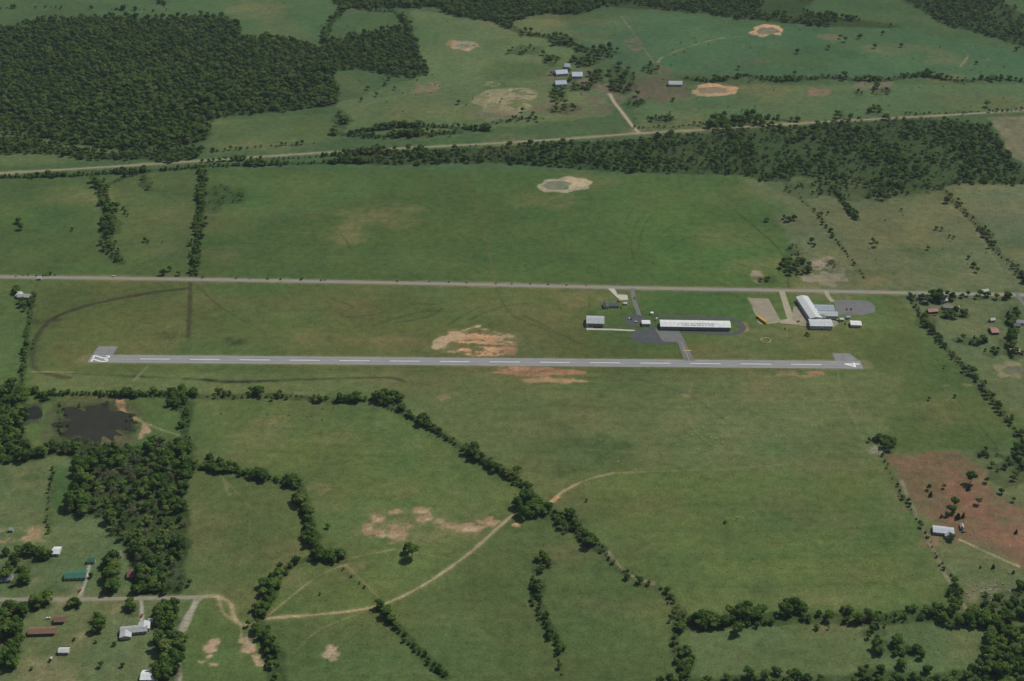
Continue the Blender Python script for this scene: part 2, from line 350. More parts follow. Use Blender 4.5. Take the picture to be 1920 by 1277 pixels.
tline([(385,312),(480,309),(560,307),(700,303)],8,6,.5,.8,.05); tline([(380,303),(470,300),(560,296),(650,290)],6,8,.4,.7,.2,floor=.3)
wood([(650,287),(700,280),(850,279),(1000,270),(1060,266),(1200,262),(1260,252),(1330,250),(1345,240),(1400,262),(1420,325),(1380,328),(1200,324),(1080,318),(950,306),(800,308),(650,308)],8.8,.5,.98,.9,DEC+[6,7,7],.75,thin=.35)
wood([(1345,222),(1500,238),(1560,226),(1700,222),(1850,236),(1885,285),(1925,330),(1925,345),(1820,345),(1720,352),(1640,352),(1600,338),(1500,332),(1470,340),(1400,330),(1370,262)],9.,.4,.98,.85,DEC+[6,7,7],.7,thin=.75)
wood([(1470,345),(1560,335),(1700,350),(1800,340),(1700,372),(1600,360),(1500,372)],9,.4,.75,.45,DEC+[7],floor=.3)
tline([(1330,238),(1380,228),(1420,222),(1500,228)],8,7,.6,1.,.2)
clump(1240,225,30,6,12,.6); clump(1410,218,14,8,8,.75); clump(1640,208,12,9,7,.75); clump(1350,222,16,8,8,.7); clump(1575,215,8,6,3,.6)
tline([(1190,240),(1260,238),(1330,232)],5,9,.4,.7,.3,floor=.2)
tline([(1700,215),(1800,212),(1950,205)],5,8,.4,.7,.2,floor=.3)
# hedges in middle fields
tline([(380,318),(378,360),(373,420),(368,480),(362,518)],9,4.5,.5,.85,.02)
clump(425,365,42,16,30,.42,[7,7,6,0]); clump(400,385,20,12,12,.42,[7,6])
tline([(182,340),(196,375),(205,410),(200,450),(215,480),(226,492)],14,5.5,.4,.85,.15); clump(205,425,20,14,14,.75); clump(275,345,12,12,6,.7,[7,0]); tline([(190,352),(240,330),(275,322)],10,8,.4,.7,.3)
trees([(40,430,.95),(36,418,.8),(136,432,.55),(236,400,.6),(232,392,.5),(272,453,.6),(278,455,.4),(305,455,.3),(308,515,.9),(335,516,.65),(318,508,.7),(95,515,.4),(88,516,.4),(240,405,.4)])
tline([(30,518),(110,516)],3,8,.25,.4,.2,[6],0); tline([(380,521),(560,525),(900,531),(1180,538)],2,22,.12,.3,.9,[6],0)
# right middle trees
tline([(1500,372),(1530,400),(1560,440),(1590,480),(1620,522)],4,10,.3,.55,.4,DEC+[6],.3); tline([(1560,352),(1585,385),(1608,412)],7,6,.5,.75,.1)
tline([(1762,350),(1800,390),(1840,430),(1870,470),(1905,505),(1950,548)],9,7,.45,.75,.1,DEC+[7,6],.4)
trees([(1438,415),(1478,415,.8),(1488,412,.8),(1470,410,.6),(1540,405,.6),(1552,402,.5),(1522,455,.8),(1526,462,.5),(1642,462,.7),(1636,455,.7),(1660,415,.3),(1740,468,.55),(1765,432,.5),(1755,430,.5),(1825,500,.7),(1832,510,.6),(1815,485,.5),(1775,380,.9),(1720,330),(1640,365,.8),(1780,445,.4),(1788,447,.4),(1690,395,.4)])
clump(1492,502,28,14,22,.75); clump(1560,500,8,10,5,.6,[7]); clump(1490,470,14,12,8,.5,[7,6]); clump(1440,525,16,6,6,.6); clump(1590,350,60,22,26,.55); clump(1700,352,60,10,18,.55); clump(1645,368,22,8,10,.7)
# left border
tline([(62,552),(56,590),(50,640),(42,700),(38,730)],5,6,.4,.7,.1,[6,7,0,1]); clump(50,575,12,8,7,.6); clump(28,545,7,10,5,.7); clump(48,565,16,5,6,.55)
tline([(95,598),(70,625),(60,655)],5,8,.15,.3,.4,[6,7],0)
# creek
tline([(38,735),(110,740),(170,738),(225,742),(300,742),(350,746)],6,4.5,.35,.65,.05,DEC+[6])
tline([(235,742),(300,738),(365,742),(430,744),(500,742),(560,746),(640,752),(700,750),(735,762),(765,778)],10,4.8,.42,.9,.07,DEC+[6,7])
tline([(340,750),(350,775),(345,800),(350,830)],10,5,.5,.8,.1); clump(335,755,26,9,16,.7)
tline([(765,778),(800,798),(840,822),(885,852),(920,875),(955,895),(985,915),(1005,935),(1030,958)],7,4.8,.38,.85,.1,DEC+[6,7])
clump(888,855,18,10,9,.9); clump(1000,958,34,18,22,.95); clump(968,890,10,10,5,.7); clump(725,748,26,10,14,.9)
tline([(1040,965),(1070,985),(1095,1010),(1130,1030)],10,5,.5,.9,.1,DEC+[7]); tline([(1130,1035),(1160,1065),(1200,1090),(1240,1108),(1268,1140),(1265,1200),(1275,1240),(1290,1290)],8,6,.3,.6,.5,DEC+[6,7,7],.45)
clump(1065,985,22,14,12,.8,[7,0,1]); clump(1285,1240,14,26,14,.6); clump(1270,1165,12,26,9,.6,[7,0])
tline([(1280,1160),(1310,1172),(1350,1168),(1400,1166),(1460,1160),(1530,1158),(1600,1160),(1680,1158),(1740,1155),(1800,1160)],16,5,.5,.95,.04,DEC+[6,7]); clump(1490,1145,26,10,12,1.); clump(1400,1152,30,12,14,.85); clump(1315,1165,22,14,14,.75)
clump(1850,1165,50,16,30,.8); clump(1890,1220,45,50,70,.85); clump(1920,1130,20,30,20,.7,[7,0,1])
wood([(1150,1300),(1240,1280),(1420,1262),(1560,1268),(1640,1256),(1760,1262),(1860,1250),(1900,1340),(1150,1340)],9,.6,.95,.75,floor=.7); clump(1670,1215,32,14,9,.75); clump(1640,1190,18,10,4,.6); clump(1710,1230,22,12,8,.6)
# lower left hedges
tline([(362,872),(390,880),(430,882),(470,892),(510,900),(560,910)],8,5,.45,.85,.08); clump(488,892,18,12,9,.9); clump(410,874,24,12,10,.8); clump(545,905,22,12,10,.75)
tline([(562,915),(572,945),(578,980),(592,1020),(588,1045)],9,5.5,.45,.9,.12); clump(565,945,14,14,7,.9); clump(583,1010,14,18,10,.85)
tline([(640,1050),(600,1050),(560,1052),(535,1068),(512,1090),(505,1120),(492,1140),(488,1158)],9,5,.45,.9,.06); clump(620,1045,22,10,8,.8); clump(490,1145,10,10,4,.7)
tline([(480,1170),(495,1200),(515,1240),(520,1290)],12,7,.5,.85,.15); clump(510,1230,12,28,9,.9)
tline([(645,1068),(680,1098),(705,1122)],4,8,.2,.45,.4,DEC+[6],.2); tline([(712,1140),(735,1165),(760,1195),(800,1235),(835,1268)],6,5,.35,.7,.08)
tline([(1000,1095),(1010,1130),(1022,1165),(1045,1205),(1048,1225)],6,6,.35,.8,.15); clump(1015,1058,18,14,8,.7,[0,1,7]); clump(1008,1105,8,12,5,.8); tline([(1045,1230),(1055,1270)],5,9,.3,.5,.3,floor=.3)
trees([(773,1045,1.25),(765,1035,.9),(985,970,1.2),(1000,1085,.4),(615,990,.5),(600,1115,.3),(1360,980,.3),(1100,940,.3)])
# lower left wood
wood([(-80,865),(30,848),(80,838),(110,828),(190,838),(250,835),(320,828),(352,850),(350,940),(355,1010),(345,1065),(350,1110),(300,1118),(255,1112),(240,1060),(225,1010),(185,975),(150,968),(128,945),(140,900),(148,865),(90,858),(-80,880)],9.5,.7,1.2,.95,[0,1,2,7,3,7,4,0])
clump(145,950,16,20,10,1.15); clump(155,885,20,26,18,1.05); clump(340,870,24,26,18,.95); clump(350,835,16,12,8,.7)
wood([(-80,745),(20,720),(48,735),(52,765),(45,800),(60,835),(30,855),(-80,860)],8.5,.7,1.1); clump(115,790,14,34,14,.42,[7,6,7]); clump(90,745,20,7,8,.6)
clump(150,828,40,8,12,.3,[7,6]); clump(240,800,10,22,7,.35,[7,6]); clump(180,762,50,5,10,.3,[7,6])
tline([(100,880),(95,920),(90,960),(90,1000)],3,7,.3,.5,.2,DEC+[6,7],.3)
clump(208,1080,16,32,18,1.); clump(60,1045,36,12,12,.8); clump(30,1080,24,22,14,.75); clump(75,1130,26,10,8,.8); clump(140,1135,14,7,4,.7); clump(315,1160,20,30,16,.95); clump(320,1230,24,40,24,.95)
clump(15,1200,24,60,36,1.,DEC+[5]); clump(40,1150,14,10,5,.8); clump(182,1175,14,16,6,.9); clump(270,1110,20,8,8,.8); clump(245,1140,8,12,4,.7); clump(310,1265,20,18,12,.9); clump(290,1085,30,26,18,.95)
trees([(88,1118,.7),(12,1040,.7),(35,1195,.8),(215,1210,.4),(140,1200,.3),(190,1250,.5),(230,1250,.4),(300,1200,.9),(172,1082,.5),(95,1240,.3),(350,1200,.5),(60,1255,.3),(180,1205,.3)])
# right side
tline([(1708,556),(1725,590),(1750,625),(1790,670),(1830,715),(1860,750),(1890,790),(1935,850)],7,6.5,.4,.75,.15,DEC+[7,6],.5)
clump(1755,560,34,9,18,.85,DEC+[5]); clump(1790,590,30,9,10,.7); clump(1735,600,12,14,8,.6); clump(1820,640,30,6,9,.7,[5,0]); clump(1830,556,30,4,8,.7); clump(1895,595,14,16,10,.8,[5,0,1]); clump(1895,640,12,20,12,.9,[5,0]); clump(1860,660,14,6,5,.5); clump(1905,665,12,8,5,.6); clump(1880,558,22,4,8,.6)
tline([(1630,830),(1655,825),(1690,835)],4,8,.4,.7,.3,DEC+[6],.3); clump(1663,835,14,10,6,.75); tline([(1655,855),(1670,890),(1690,930),(1715,965),(1735,1000),(1760,1050),(1790,1090),(1800,1140)],4,8,.3,.55,.4,DEC+[7,6],.3)
trees([(1820,905,1.05),(1816,918,.7),(1850,905,.6),(1878,925,.6),(1742,918,.6),(1745,930,.6),(1790,948,.9),(1785,962,.8),(1796,972,.8),(1806,970,.6),(1834,945,.6),(1900,900,.7),(1775,968,.5),(1900,940,.4),(1770,915,.4),(1905,1000,.5),(1783,1012,.6),(1765,970,.4),(1862,1065,.5),(1838,1065,.3),(1900,1075,.4)],[5,0,1,2])
clump(1890,885,40,26,18,.5,[0,1,7]); clump(1870,1130,40,20,22,.55,[0,1,7,5]); clump(1910,860,20,22,12,.55); clump(1850,850,24,8,7,.45); clump(1790,1110,14,24,9,.5,[7,0,1])
trees([(1330,610,.35),(1512,628,.4),(1516,630,.35),(1472,618,.2),(1480,620,.2),(1742,750,.4),(1770,690,.3),(1190,560,.25),(1165,578,.25),(1790,745,.4)],[0,1,2])
L=[]
for i in range(320):
    u=random.uniform(360,1880); v=random.uniform(720,1270)
    x,y=G(u,v); L.append((x,y,random.uniform(.06,.16),6))
for i in range(260):
    u=random.uniform(370,1900); v=random.uniform(330,510); x,y=G(u,v)
    if u<1400 and random.random()<.7: continue
    L.append((x,y,random.uniform(.08,.25),random.choice([6,7])))
for i in range(200):
    u=random.uniform(650,1900); v=random.uniform(40,235); x,y=G(u,v); L.append((x,y,random.uniform(.1,.35),random.choice([6,0])))
addpts('pasture_shrubs',L)
for i in range(12):
    u=random.uniform(-300,2200); v=random.uniform(-190,-25); w=random.uniform(60,200)
    wood([(u-w,v-6),(u,v-14),(u+w,v-4),(u+w*.8,v+8),(u,v+12),(u-w*.7,v+6)],22,1.,1.6)
# ---------------------------------------------------------------- materials
def newmat(n):
    m=bpy.data.materials.new(n); m.use_nodes=True; nt=m.node_tree; b=nt.nodes['Principled BSDF']; b.inputs['Specular IOR Level'].default_value=.2
    return m,nt,b
def N(nt,t,**k):
    n=nt.nodes.new(t)
    for a,v in k.items(): setattr(n,a,v)
    return n
def noise(nt,scale,detail=5,coord=None,rough=.6):
    n=N(nt,'ShaderNodeTexNoise'); n.inputs['Scale'].default_value=scale; n.inputs['Detail'].default_value=detail; n.inputs['Roughness'].default_value=rough
    nt.links.new(coord,n.inputs['Vector']); return n.outputs['Fac']
def mr(nt,src,a,b,c,d):
    n=N(nt,'ShaderNodeMapRange'); 
    for i,v in enumerate((a,b,c,d)): n.inputs[i+1].default_value=v
    nt.links.new(src,n.inputs[0]); return n.outputs[0]
def mixc(nt,mode,fac,a,b):
    n=N(nt,'ShaderNodeMix',data_type='RGBA',blend_type=mode)
    for s,v in ((0,fac),(6,a),(7,b)):
        if hasattr(v,'is_output'): nt.links.new(v,n.inputs[s])
        else: n.inputs[s].default_value=v if s==0 else (*v,1) if len(v)==3 else v
    return n.outputs[2]
def mat_ground():
    m=bpy.data.materials.new('meadow_and_soil'); m.use_nodes=True; nt=m.node_tree; nt.nodes.clear()
    out=N(nt,'ShaderNodeOutputMaterial'); b=N(nt,'ShaderNodeBsdfDiffuse')
    g=N(nt,'ShaderNodeNewGeometry').outputs['Position']
    a=N(nt,'ShaderNodeAttribute',attribute_name='Col').outputs['Color']
    n2=noise(nt,.09,4,g,.75); n3=noise(nt,.42,3,g,.8)
    v=N(nt,'ShaderNodeMath',operation='MULTIPLY'); nt.links.new(mr(nt,n2,.25,.75,.68,1.32),v.inputs[0]); nt.links.new(mr(nt,n3,.25,.75,.58,1.42),v.inputs[1])
    cc=N(nt,'ShaderNodeCombineColor'); [nt.links.new(v.outputs[0],cc.inputs[i]) for i in range(3)]
    c=mixc(nt,'MULTIPLY',1.,a,cc.outputs[0])
    nt.links.new(c,b.inputs[0])
    bp=N(nt,'ShaderNodeBump'); bp.inputs['Strength'].default_value=.4; bp.inputs['Distance'].default_value=.8
    nt.links.new(n3,bp.inputs['Height']); nt.links.new(bp.outputs[0],b.inputs['Normal']); nt.links.new(b.outputs[0],out.inputs[0])
    return m
def mat_plain(name,col,rough=.8,var=.15,scale=.3,stretch=None,fine=2.,spec=.2,metal=0):
    m,nt,b=newmat(name)
    g=N(nt,'ShaderNodeNewGeometry').outputs['Position']
    if stretch:
        mp=N(nt,'ShaderNodeMapping'); mp.inputs['Scale'].default_value=stretch; nt.links.new(g,mp.inputs[0]); g=mp.outputs[0]
    n=noise(nt,scale,4,g); n2=noise(nt,fine,2,g)
    v=N(nt,'ShaderNodeMath',operation='MULTIPLY'); nt.links.new(mr(nt,n,.3,.7,1-var,1+var),v.inputs[0]); nt.links.new(mr(nt,n2,.3,.7,1-var*.5,1+var*.5),v.inputs[1])
    cc=N(nt,'ShaderNodeCombineColor'); [nt.links.new(v.outputs[0],cc.inputs[i]) for i in range(3)]
    nt.links.new(mixc(nt,'MULTIPLY',1.,tuple(col),cc.outputs[0]),b.inputs['Base Color'])
    b.inputs['Roughness'].default_value=rough; b.inputs['Specular IOR Level'].default_value=spec; b.inputs['Metallic'].default_value=metal
    return m
def mat_roof(name,col,rough=.5,per=1.2):
    m,nt,b=newmat(name)
    g=N(nt,'ShaderNodeTexCoord').outputs['Object']
    w=N(nt,'ShaderNodeTexWave'); w.inputs['Scale'].default_value=per; w.inputs['Distortion'].default_value=.2; nt.links.new(g,w.inputs[0])
    n=noise(nt,.25,5,g)
    v=N(nt,'ShaderNodeMath',operation='MULTIPLY'); nt.links.new(mr(nt,n,.3,.7,.82,1.1),v.inputs[0]); nt.links.new(mr(nt,w.outputs['Fac'],0,1,.9,1.03),v.inputs[1])
    cc=N(nt,'ShaderNodeCombineColor'); [nt.links.new(v.outputs[0],cc.inputs[i]) for i in range(3)]
    nt.links.new(mixc(nt,'MULTIPLY',1.,tuple(col),cc.outputs[0]),b.inputs['Base Color']); b.inputs['Roughness'].default_value=rough
    return m
def mat_leaf(name,stops,transl=.25):
    m=bpy.data.materials.new(name); m.use_nodes=True; nt=m.node_tree; nt.nodes.clear(); out=N(nt,'ShaderNodeOutputMaterial'); b=N(nt,'ShaderNodeBsdfDiffuse')
    oi=N(nt,'ShaderNodeObjectInfo'); ge=N(nt,'ShaderNodeNewGeometry')
    r=N(nt,'ShaderNodeValToRGB'); e=r.color_ramp.elements
    while len(e)<len(stops): e.new(.5)
    for i,s in enumerate(stops): e[i].position=i/(len(stops)-1); e[i].color=(*s,1)
    nt.links.new(oi.outputs['Random'],r.inputs[0])
    v=mr(nt,ge.outputs['Random Per Island'],0,1,.62,1.38)
    cc=N(nt,'ShaderNodeCombineColor'); [nt.links.new(v,cc.inputs[i]) for i in range(3)]
    c=mixc(nt,'MULTIPLY',1.,r.outputs[0],cc.outputs[0])
    nt.links.new(c,b.inputs[0])
    t=N(nt,'ShaderNodeBsdfTranslucent'); nt.links.new(c,t.inputs[0]); mx=N(nt,'ShaderNodeMixShader'); mx.inputs[0].default_value=transl
    nt.links.new(b.outputs[0],mx.inputs[1]); nt.links.new(t.outputs[0],mx.inputs[2]); nt.links.new(mx.outputs[0],out.inputs[0])
    return m
M_leaf=mat_leaf('spring_foliage',[(.048,.105,.021),(.112,.195,.036),(.068,.136,.028),(.145,.220,.046),(.082,.155,.033),(.053,.112,.025),(.122,.195,.042),(.170,.225,.058),(.070,.132,.028)],.3)
M_con=mat_leaf('conifer_foliage',[(.032,.066,.023),(.047,.086,.027),(.038,.073,.025)],.1)
M_twig=mat_leaf('budding_twigs',[(.14,.155,.08),(.16,.155,.09),(.12,.155,.06)],.15)
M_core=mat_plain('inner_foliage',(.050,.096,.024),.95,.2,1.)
M_bark=mat_plain('bark',(.13,.11,.08),.95,.2,1.)
# ---------------------------------------------------------------- mesh helpers
def mesh(name,V,Fc,mats,idx=None):
    me=bpy.data.meshes.new(name); me.from_pydata([tuple(map(float,v)) for v in V],[],[tuple(f) for f in Fc])
    for m in mats: me.materials.append(m)
    if idx is not None: me.polygons.foreach_set('material_index',list(idx))
    me.update(); return me
def obj(name,me,loc=(0,0,0),rz=0,parent=None,sc=1):
    o=bpy.data.objects.new(name,me); o.location=loc; o.rotation_euler=(0,0,rz); o.scale=(sc,sc,sc) if not hasattr(sc,'__len__') else sc
    S.collection.objects.link(o)
    if parent: o.parent=parent
    return o
# ---------------------------------------------------------------- tree prototypes
phi=(1+5**.5)/2
ICO=np.array([(-1,phi,0),(1,phi,0),(-1,-phi,0),(1,-phi,0),(0,-1,phi),(0,1,phi),(0,-1,-phi),(0,1,-phi),(phi,0,-1),(phi,0,1),(-phi,0,-1),(-phi,0,1)])/math.sqrt(1+phi*phi)
ICF=[(0,11,5),(0,5,1),(0,1,7),(0,7,10),(0,10,11),(1,5,9),(5,11,4),(11,10,2),(10,7,6),(7,1,8),(3,9,4),(3,4,2),(3,2,6),(3,6,8),(3,8,9),(4,9,5),(2,4,11),(6,2,10),(8,6,7),(9,8,1)]
class MB:
    def __init__(s): s.V=[];s.F=[];s.I=[]
    def tube(s,a,b,r0,r1,mi,n=5):
        a=np.array(a,float);b=np.array(b,float);d=b-a;d/=np.linalg.norm(d)
        u=np.cross(d,(0,0,1) if abs(d[2])<.9 else (1,0,0));u/=np.linalg.norm(u);w=np.cross(d,u);k=len(s.V)
        for c,r in((a,r0),(b,r1)):
            for i in range(n):
                t=2*math.pi*i/n; s.V.append(c+r*(math.cos(t)*u+math.sin(t)*w))
        for i in range(n): s.F.append((k+i,k+(i+1)%n,k+n+(i+1)%n,k+n+i)); s.I.append(mi)
    def card(s,p,nrm,sz,mi,rg):
        nrm=nrm/np.linalg.norm(nrm); u=np.cross(nrm,rg.normal(size=3)); u/=np.linalg.norm(u); w=np.cross(nrm,u); k=len(s.V)
        n=4; 
        for i in range(n):
            t=2*math.pi*i/n+rg.uniform(-.35,.35); r=sz*rg.uniform(.4,.75)
            s.V.append(p+u*math.cos(t)*r+w*math.sin(t)*r+nrm*rg.uniform(-.12,.12)*sz)
        s.F.append(tuple(range(k,k+n))); s.I.append(mi)
    def ico(s,c,r,mi,rg):
        k=len(s.V)
        for v in ICO: s.V.append(c+v*r*rg.uniform(.8,1.1))
        for f in ICF: s.F.append((k+f[0],k+f[1],k+f[2])); s.I.append(mi)
def make_tree(kind,seed):
    rg=np.random.default_rng(seed); b=MB()
    if kind=='dec':
        h=rg.uniform(9.5,12.5); R=rg.uniform(4.4,6.); th=h*.42
        b.tube((0,0,-.3),(0,0,th),.38,.26,1,6)
        lobes=[(np.array([0,0,h-R*.66]),R*.66)]
        nl=rg.integers(7,11)
        for i in range(nl):
            a=2*math.pi*i/nl*1.0+rg.uniform(-.5,.5); z=rg.uniform(h*.36,h*.78); rr=R*rg.uniform(.45,.8)*(1.1-.6*abs(z/h-.5)); lr=R*rg.uniform(.28,.5)
            lobes.append((np.array([rr*math.cos(a),rr*math.sin(a),z]),lr))
        for c,r in lobes[:6]: b.tube((0,0,th*.75),c,.2,.07,1,4)
        for c,r in lobes:
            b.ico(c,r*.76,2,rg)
            n=int(14+r*r*7.5)
            for k in range(n):
                d=rg.normal(size=3); d/=np.linalg.norm(d)
                if d[2]<-.3: d[2]*=-1
                p=c+d*r*rg.uniform(.78,1.15)*np.array([1,1,.9])
                b.card(p,d+rg.normal(size=3)*.28+np.array([0,0,.25]),rg.uniform(.9,1.7),0,rg)
    elif kind=='con':
        h=11.5; b.tube((0,0,-.3),(0,0,h*.9),.3,.06,1,5)
        for L in range(10):
            z=h*(.14+.8*L/10); r=3.9*(1-(L/11.)**1.4)*rg.uniform(.8,1.15); ox,oy=rg.uniform(-.5,.5,2)
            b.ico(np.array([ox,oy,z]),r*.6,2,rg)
            for k in range(int(10+r*12)):
                a=rg.uniform(0,6.283); q=r*math.sqrt(rg.uniform(.15,1)); p=np.array([ox+q*math.cos(a),oy+q*math.sin(a),z-q*.25+rg.uniform(-.5,.5)])
                b.card(p,np.array([math.cos(a)*.8,math.sin(a)*.8,.8])+rg.normal(size=3)*.3,rg.uniform(.7,1.3),0,rg)
    elif kind=='shrub':
        for j in range(3): b.tube((0,0,-.1),(rg.uniform(-1.5,1.5),rg.uniform(-1.5,1.5),3),.12,.04,1,4)
        for i in range(6):
            a=rg.uniform(0,6.28); c=np.array([2.3*math.cos(a),2.3*math.sin(a),rg.uniform(1.4,3.6)]); r=rg.uniform(1.5,2.3)
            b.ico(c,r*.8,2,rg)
            for k in range(34):
                d=rg.normal(size=3); d/=np.linalg.norm(d); d[2]=abs(d[2])*1. if rg.random()<.7 else d[2]
                b.card(c+d*r*rg.uniform(.8,1.2),d+rg.normal(size=3)*.4,rg.uniform(.7,1.3),0,rg)
    else:
        h=10; b.tube((0,0,-.3),(0,0,4.5),.3,.2,1,5)
        for i in range(14):
            a=rg.uniform(0,6.28); p=np.array([3.2*math.cos(a)*rg.uniform(.3,1),3.2*math.sin(a)*rg.uniform(.3,1),rg.uniform(4,h)])
            b.tube((0,0,rg.uniform(2.,4.4)),p,.13,.04,1,3)
            for k in range(17):
                q=p+rg.normal(size=3)*np.array([1.1,1.1,.9]); b.card(q,rg.normal(size=3)*.7+np.array([0,0,.8]),rg.uniform(.4,1.),0,rg)
    lf={'dec':M_leaf,'con':M_con,'shrub':M_leaf,'bare':M_twig}[kind]
    return mesh('tree_mesh_'+kind,b.V,b.F,[lf,M_bark,M_core],b.I)
kinds=['dec']*5+['con','shrub','bare']
protos=[make_tree(k,100+i*7) for i,k in enumerate(kinds)]
pcol=bpy.data.collections.new('tree_kinds')
for i,(k,me) in enumerate(zip(kinds,protos)):
    o=bpy.data.objects.new('%02d_tree_kind'%i,me); pcol.objects.link(o)
ng=bpy.data.node_groups.new('plant_trees','GeometryNodeTree')
ng.interface.new_socket('Geometry',in_out='INPUT',socket_type='NodeSocketGeometry'); ng.interface.new_socket('Geometry',in_out='OUTPUT',socket_type='NodeSocketGeometry')
gi=ng.nodes.new('NodeGroupInput'); go=ng.nodes.new('NodeGroupOutput'); ip=ng.nodes.new('GeometryNodeInstanceOnPoints'); ci=ng.nodes.new('GeometryNodeCollectionInfo')
ci.inputs['Collection'].default_value=pcol; ci.inputs['Separate Children'].default_value=True; ci.inputs['Reset Children'].default_value=True
def na(n,t):
    q=ng.nodes.new('GeometryNodeInputNamedAttribute'); q.data_type=t; q.inputs['Name'].default_value=n; return q.outputs['Attribute']
ng.links.new(gi.outputs[0],ip.inputs['Points']); ng.links.new(ci.outputs[0],ip.inputs['Instance']); ip.inputs['Pick Instance'].default_value=True
ng.links.new(na('kind','INT'),ip.inputs['Instance Index']); ng.links.new(na('rot','FLOAT_VECTOR'),ip.inputs['Rotation']); ng.links.new(na('scl','FLOAT_VECTOR'),ip.inputs['Scale'])
ng.links.new(ip.outputs[0],go.inputs[0])
ntree=0
for name,L in masses:
    A=np.array([(x,y,0) for x,y,s,k in L]); ntree+=len(L)
    me=mesh(name,A,[],[])
    n=len(L)
    a=me.attributes.new('kind','INT','POINT'); a.data.foreach_set('value',[int(l[3]) for l in L])
    a=me.attributes.new('rot','FLOAT_VECTOR','POINT'); r=np.zeros((n,3)); r[:,2]=rng.uniform(0,6.283,n); r[:,:2]=rng.normal(0,.04,(n,2)); a.data.foreach_set('vector',r.ravel())
    a=me.attributes.new('scl','FLOAT_VECTOR','POINT'); s=np.array([l[2] for l in L])[:,None]*np.stack([rng.uniform(.85,1.18,n)]*2+[rng.uniform(.75,1.1,n)],1); a.data.foreach_set('vector',s.ravel())
    o=obj(name,me); md=o.modifiers.new('planting','NODES'); md.node_group=ng
for x,y,s,k in singles:
    obj({'con':'pine_tree','shrub':'shrub','bare':'budding_tree','dec':'oak_tree'}[kinds[k]],protos[k],(x,y,0),random.uniform(0,6.28),None,(s*random.uniform(.9,1.15),s*random.uniform(.9,1.15),s*random.uniform(.85,1.05)))
print('TREES',ntree,len(singles))
# ---------------------------------------------------------------- paved surfaces
def ribbon(name,pts,w,z,m,world=False,sm=True):
    P=np.asarray(pts,float) if world else GP(pts)
    if sm: P=smooth(P,5)
    T=np.gradient(P,axis=0); T/=np.linalg.norm(T,axis=1)[:,None]; Nn=np.stack([-T[:,1],T[:,0]],1)
    V=[];Fc=[]
    for i,(p,n) in enumerate(zip(P,Nn)):
        a=p+n*w/2;b=p-n*w/2; V+=[(a[0],a[1],z),(b[0],b[1],z)]
        if i: k=2*i; Fc.append((k-2,k-1,k+1,k))
    return obj(name,mesh(name,V,Fc,[m]))
def slab(name,pts,z,m,world=False,sm=False,parent=None):
    P=np.asarray(pts,float) if world else GP(pts)
    if sm: P=smooth(P,4,True)
    return obj(name,mesh(name,[(p[0],p[1],z) for p in P],[tuple(range(len(P)))],[m]),parent=parent)
M_run=mat_plain('runway_asphalt',C(138,139,137),.9,.12,.05,(1,6,1),.9)
M_pad=mat_plain('turnaround_asphalt',C(126,127,125),.9,.14,.12)
M_hwy=mat_plain('highway_asphalt',C(130,128,119),.9,.1,.06,(1,5,1),1)
M_new=mat_plain('fresh_asphalt',C(76,79,80),.9,.14,.1)
M_apr=mat_plain('apron_asphalt',C(108,109,106),.9,.14,.1)
M_con_c=mat_plain('concrete',C(180,176,162),.85,.12,.15)
M_grav=mat_plain('gravel',C(142,134,114),.95,.16,.08)
M_grav2=mat_plain('gravel_lane',C(156,148,124),.95,.14,.1)
M_dirt=mat_plain('country_road_gravel',C(138,129,106),.95,.18,.06)
M_wp=mat_plain('white_paint',(.74,.74,.72),.6,.12,.4)
M_yp=mat_plain('yellow_paint',(.6,.42,.06),.6,.12,.4)
hw=[(-600,512),(-200,516),(0,519),(370,524),(800,531.5),(1200,540),(1500,545),(1720,549.5),(1920,553),(2300,560)]
line(hw,17,C(104,104,70),3,2,.75,.3)
ribbon('highway',hw,9.5,.05,M_hwy)
ribbon('highway_centre_line',hw,.35,.07,M_yp)
cr=[(-400,350),(0,325),(200,313),(400,300),(640,284),(850,273),(1050,261),(1200,250),(1320,243),(1500,231),(1700,220),(1920,207),(2200,190)]
line(cr,15,C(112,112,78),5,5,.7,.4); ribbon('country_road',cr,5.5,.05,M_dirt)
sp=[(1143,176),(1152,192),(1170,215),(1185,235),(1198,249)]
line(sp,9,C(132,120,92),4,3,.8,.3); ribbon('farm_lane',sp,5.,.07,M_grav2)
vr=[(-300,1126),(0,1124.5),(200,1123),(372,1120)]
line(vr,8,C(118,114,84),3,1.5,.7,.3); ribbon('village_road',vr,5,.05,mat_plain('worn_asphalt',C(138,132,116),.9,.14,.1))
# runway
L0=np.array(G(168,672.3)); R0=np.array(G(1616,684.2)); RD=(R0-L0)/np.linalg.norm(R0-L0); RN=np.array([-RD[1],RD[0]]); RL=np.linalg.norm(R0-L0)
def RP(s,t): p=L0+RD*s+RN*t; return (p[0],p[1])
def rq(name,s0,s1,t0,t1,z,m):
    P=[RP(s0,t0),RP(s1,t0),RP(s1,t1),RP(s0,t1)]; return slab(name,P,z,m,True)
line([L0-RD*2,R0+RD*2],24,C(104,104,70),4,2.5,.6,.3,world=True)
V=[];Fc=[];ns=60
for i in range(ns+1):
    for t in (-9.3,9.3): p=RP(RL*i/ns,t); V.append((p[0],p[1],.06))
    if i: k=2*i; Fc.append((k-2,k-1,k+1,k))
obj('runway',mesh('runway',V,Fc,[M_run]))
for s0,s1,t1 in ((1,26,31),(RL-30,RL-1,28)):
    if s0>100: pts=[RP(s0,9.3),RP(s1,9.3),RP(s1-9,t1),RP(s0-1,t1)]
    else: pts=[RP(s0,9.3),RP(s1,9.3),RP(s1+1,t1),RP(s0+2,t1)]
    poly(pts,C(110,108,76),4,2,.5,0,world=True); slab('turnaround_pad',pts,.06,M_pad,True)
M_tar=mat_plain('tar_seal',C(96,98,98),.9,.2,.3)
